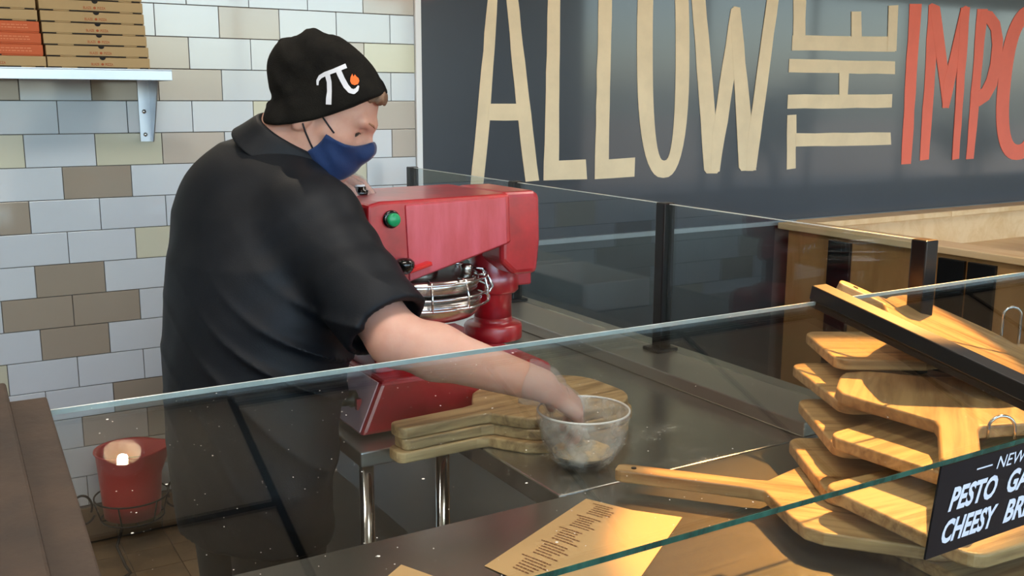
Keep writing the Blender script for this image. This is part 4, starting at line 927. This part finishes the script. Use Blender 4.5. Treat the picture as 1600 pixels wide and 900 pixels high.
def stroke(mb, cl, ws, n=8):
    pts = []
    for i in range(len(cl)-1):
        for k in range(n): t = k/n; pts.append((cl[i][0]*(1-t)+cl[i+1][0]*t, cl[i][1]*(1-t)+cl[i+1][1]*t, ws[i]*(1-t)+ws[i+1]*t))
    pts.append((*cl[-1], ws[-1])); rows = []
    for i, (x, y, w) in enumerate(pts):
        a, b = pts[max(i-1, 0)], pts[min(i+1, len(pts)-1)]; tx, ty = b[0]-a[0], b[1]-a[1]; l = math.hypot(tx, ty) or 1
        rows.append([on_hat(380+(x-ty/l*w*s)/3, 20+(y+tx/l*w*s)/3) for s in (-.5, -.17, .17, .5)])
    mb.add([v for r in rows for v in r], [(i*4+k, i*4+k+1, i*4+k+5, i*4+k+4) for i in range(len(rows)-1) for k in range(3)])
pm = MB()
stroke(pm, [(349, 340), (350, 318), (362, 300), (385, 287), (425, 273), (482, 250)], [9, 13, 18, 20, 20, 22]); stroke(pm, [(395, 288), (404, 325), (405, 370), (402, 405), (401, 430)], [24, 22, 22, 26, 26]); stroke(pm, [(447, 275), (462, 308), (482, 345), (500, 366), (517, 371), (531, 362), (540, 344)], [26, 25, 25, 23, 22, 17, 7])
obj('pi_emblem', pm, mat('embroidery_white', 'cfd0d6', .7), hat, smooth=True)
fp = [(500, 322), (501, 304), (509, 287), (514, 301), (521, 291), (528, 300), (538, 308), (542, 322), (536, 337), (521, 342), (507, 336)]; fb = MB(); rows = []
for s in (0.02, .5, 1): rows += [on_hat(380+(521+(x-521)*s)/3, 20+(320+(y-320)*s)/3, .0022) for x, y in fp]
k_ = len(fp); fb.add(rows, [(r*k_+i, r*k_+(i+1) % k_, (r+1)*k_+(i+1) % k_, (r+1)*k_+i) for r in range(2) for i in range(k_)]+[tuple(range(k_))])
obj('flame_emblem', fb, mat('embroidery_orange', 'f26a21', .7), hat)

# --- face mask, hair, eyes
mask_px = [(489, 234), (503, 226), (513, 217), (521, 207), (532, 215), (546, 223), (560, 227), (573, 225), (584, 221), (588, 229), (587, 240), (579, 249), (566, 259), (554, 271), (541, 279), (523, 283), (509, 279), (499, 262)]
MPOLY = [hpx(*q) for q in mask_px]
def mask_sdf(p):
    q = hloc(p); m = q.copy(); m[:, 2] = np.abs(m[:, 2])
    d = smin(head_sdf(p)-.0055, cone(m, (.060, -.085, .008), (.108, -.05, 0), .046, .018), .03)
    d = d-.0012*np.sin(q[:, 1]*150+q[:, 0]*90+2*wob(q, 30., 2))
    return smax(d, poly2d(q[:, 0], q[:, 1], MPOLY), .004)
Pv, Fv = mesh_sdf(mask_sdf, HC-.19, HC+.19, .0028, True, 2)
mk = raw('face_mask', Pv, Fv, mat('mask_blue', '0e2c5a', .7, 0, .12, 12, .2, 700, .3, sheen=.2), person)
def on_head(x, y, off):
    d = ray(x, y); t = HD-.14
    p = CAM+d/(d@fw)*t
    for _ in range(60):
        s = float(head_sdf(p[None])[0])-off
        if s < .0003: break
        p = p+d*s*.9
    return p
for pts in (((490, 235), (484, 222), (477, 206), (473, 193)), ((522, 208), (514, 197), (507, 187), (503, 181))):
    obj('ear_loop', MB().tube([on_head(x, y, .0018) for x, y in pts], .0017, 6), mat('loop_navy', '12131c', .7), mk, smooth=True)
HAIRP = [hpx(*q) for q in ((574, 150), (604, 140), (604, 156), (601, 167), (597, 161), (593, 166), (588, 159), (582, 162))]
def hair_sdf(p): q = hloc(p); return smax(smin(head_sdf(p)-.005, ell(q, (.085, .055, 0), (.016, .02, .04)), .01)-.001*np.sin(q[:, 2]*700), poly2d(q[:, 0], q[:, 1], HAIRP), .003)
Pv, Fv = mesh_sdf(hair_sdf, HC+HF*.07+HU*.05-.11, HC+HF*.07+HU*.05+.11, .0028, True, 1); raw('hair', Pv, Fv, mat('hair_brown', '8a6a52', .6, 0, .4, 60, .4, 300), person)
EYEW = mat('eye_white', 'd8cfc8', .2); IRIS = mat('iris_dark', '3a3a36', .15)
for s in (1, -1):
    c = hw(.0715, -.0205, .0335*s); g = unit(HF*.88-HU*.25+HS*.42*s)
    e = MB().lathe([(.0001, -.0125)]+[(.0125*math.sin(a), -.0125*math.cos(a)) for a in np.linspace(.2, PI-.2, 12)]+[(.0001, .0125)], (0, 0, 0), 20); q = Vector(g).to_track_quat('Z', 'Y').to_matrix()
    e.v = [tuple(q @ Vector(v)+Vector(c)) for v in e.v]; eo = obj('eye', e, EYEW, person, smooth=True)
    ir = MB().lathe([(.0072, .0104), (.005, .0120), (.0001, .0130)], (0, 0, 0), 16); ir.v = [tuple(q @ Vector(v)+Vector(c)) for v in ir.v]; obj('iris', ir, IRIS, eo, smooth=True)
    obj('eyelash', MB().tube([hw(.0850, -.0195, .0235*s), hw(.0858, -.0190, .032*s), hw(.0815, -.0200, .042*s), hw(.0765, -.0225, .0485*s)], [.0006, .0012, .0012, .0006], 6), mat('lash', '4a362c', .8), person, smooth=True)
    bp_ = [hw(.1030, .001, .012*s), hw(.1000, .006, .026*s), hw(.0915, .0075, .042*s), hw(.0785, .003, .055*s)]
    obj('eyebrow', MB().tube(bp_, [.001, .0022, .002, .0008], 8), mat('brow_hair', '9c7258', .8), person, smooth=True)
# --- thin clear gloves
def glove_mat():
    m = bpy.data.materials.new('clear_glove'); m.use_nodes = True; nt = m.node_tree; n = nt.nodes; b = n['Principled BSDF']; b.inputs['Base Color'].default_value = lin('e8e6e8'); b.inputs['Roughness'].default_value = .18; b.inputs['Alpha'].default_value = .22; b.inputs['Specular IOR Level'].default_value = .9
    t = n.new('ShaderNodeTexNoise'); t.inputs['Scale'].default_value = 90; bp = n.new('ShaderNodeBump'); bp.inputs['Strength'].default_value = .9; bp.inputs['Distance'].default_value = .006
    nt.links.new(t.outputs[0], bp.inputs['Height']); nt.links.new(bp.outputs[0], b.inputs['Normal']); return m
GLV = glove_mat()
for L, w, e in ((RHND, RW, RE), (LHND, LW, LE)):
    ax = unit(e-w)
    def glove(p):
        d = hands(p, L)-.0028
        c = cone(p, w-ax*.01, w+ax*.035, .034, .044); c = smax(c, (p-w)@ax-.030, .003)
        d = smin(d, c, .012); return d-.0022*wob(p, 150., 4)-.0012*wob(p, 260., 9)
    Pv, Fv = mesh_sdf(glove, w-.21, w+.21, .0028, False, 1); raw('glove', Pv, Fv, GLV, person)
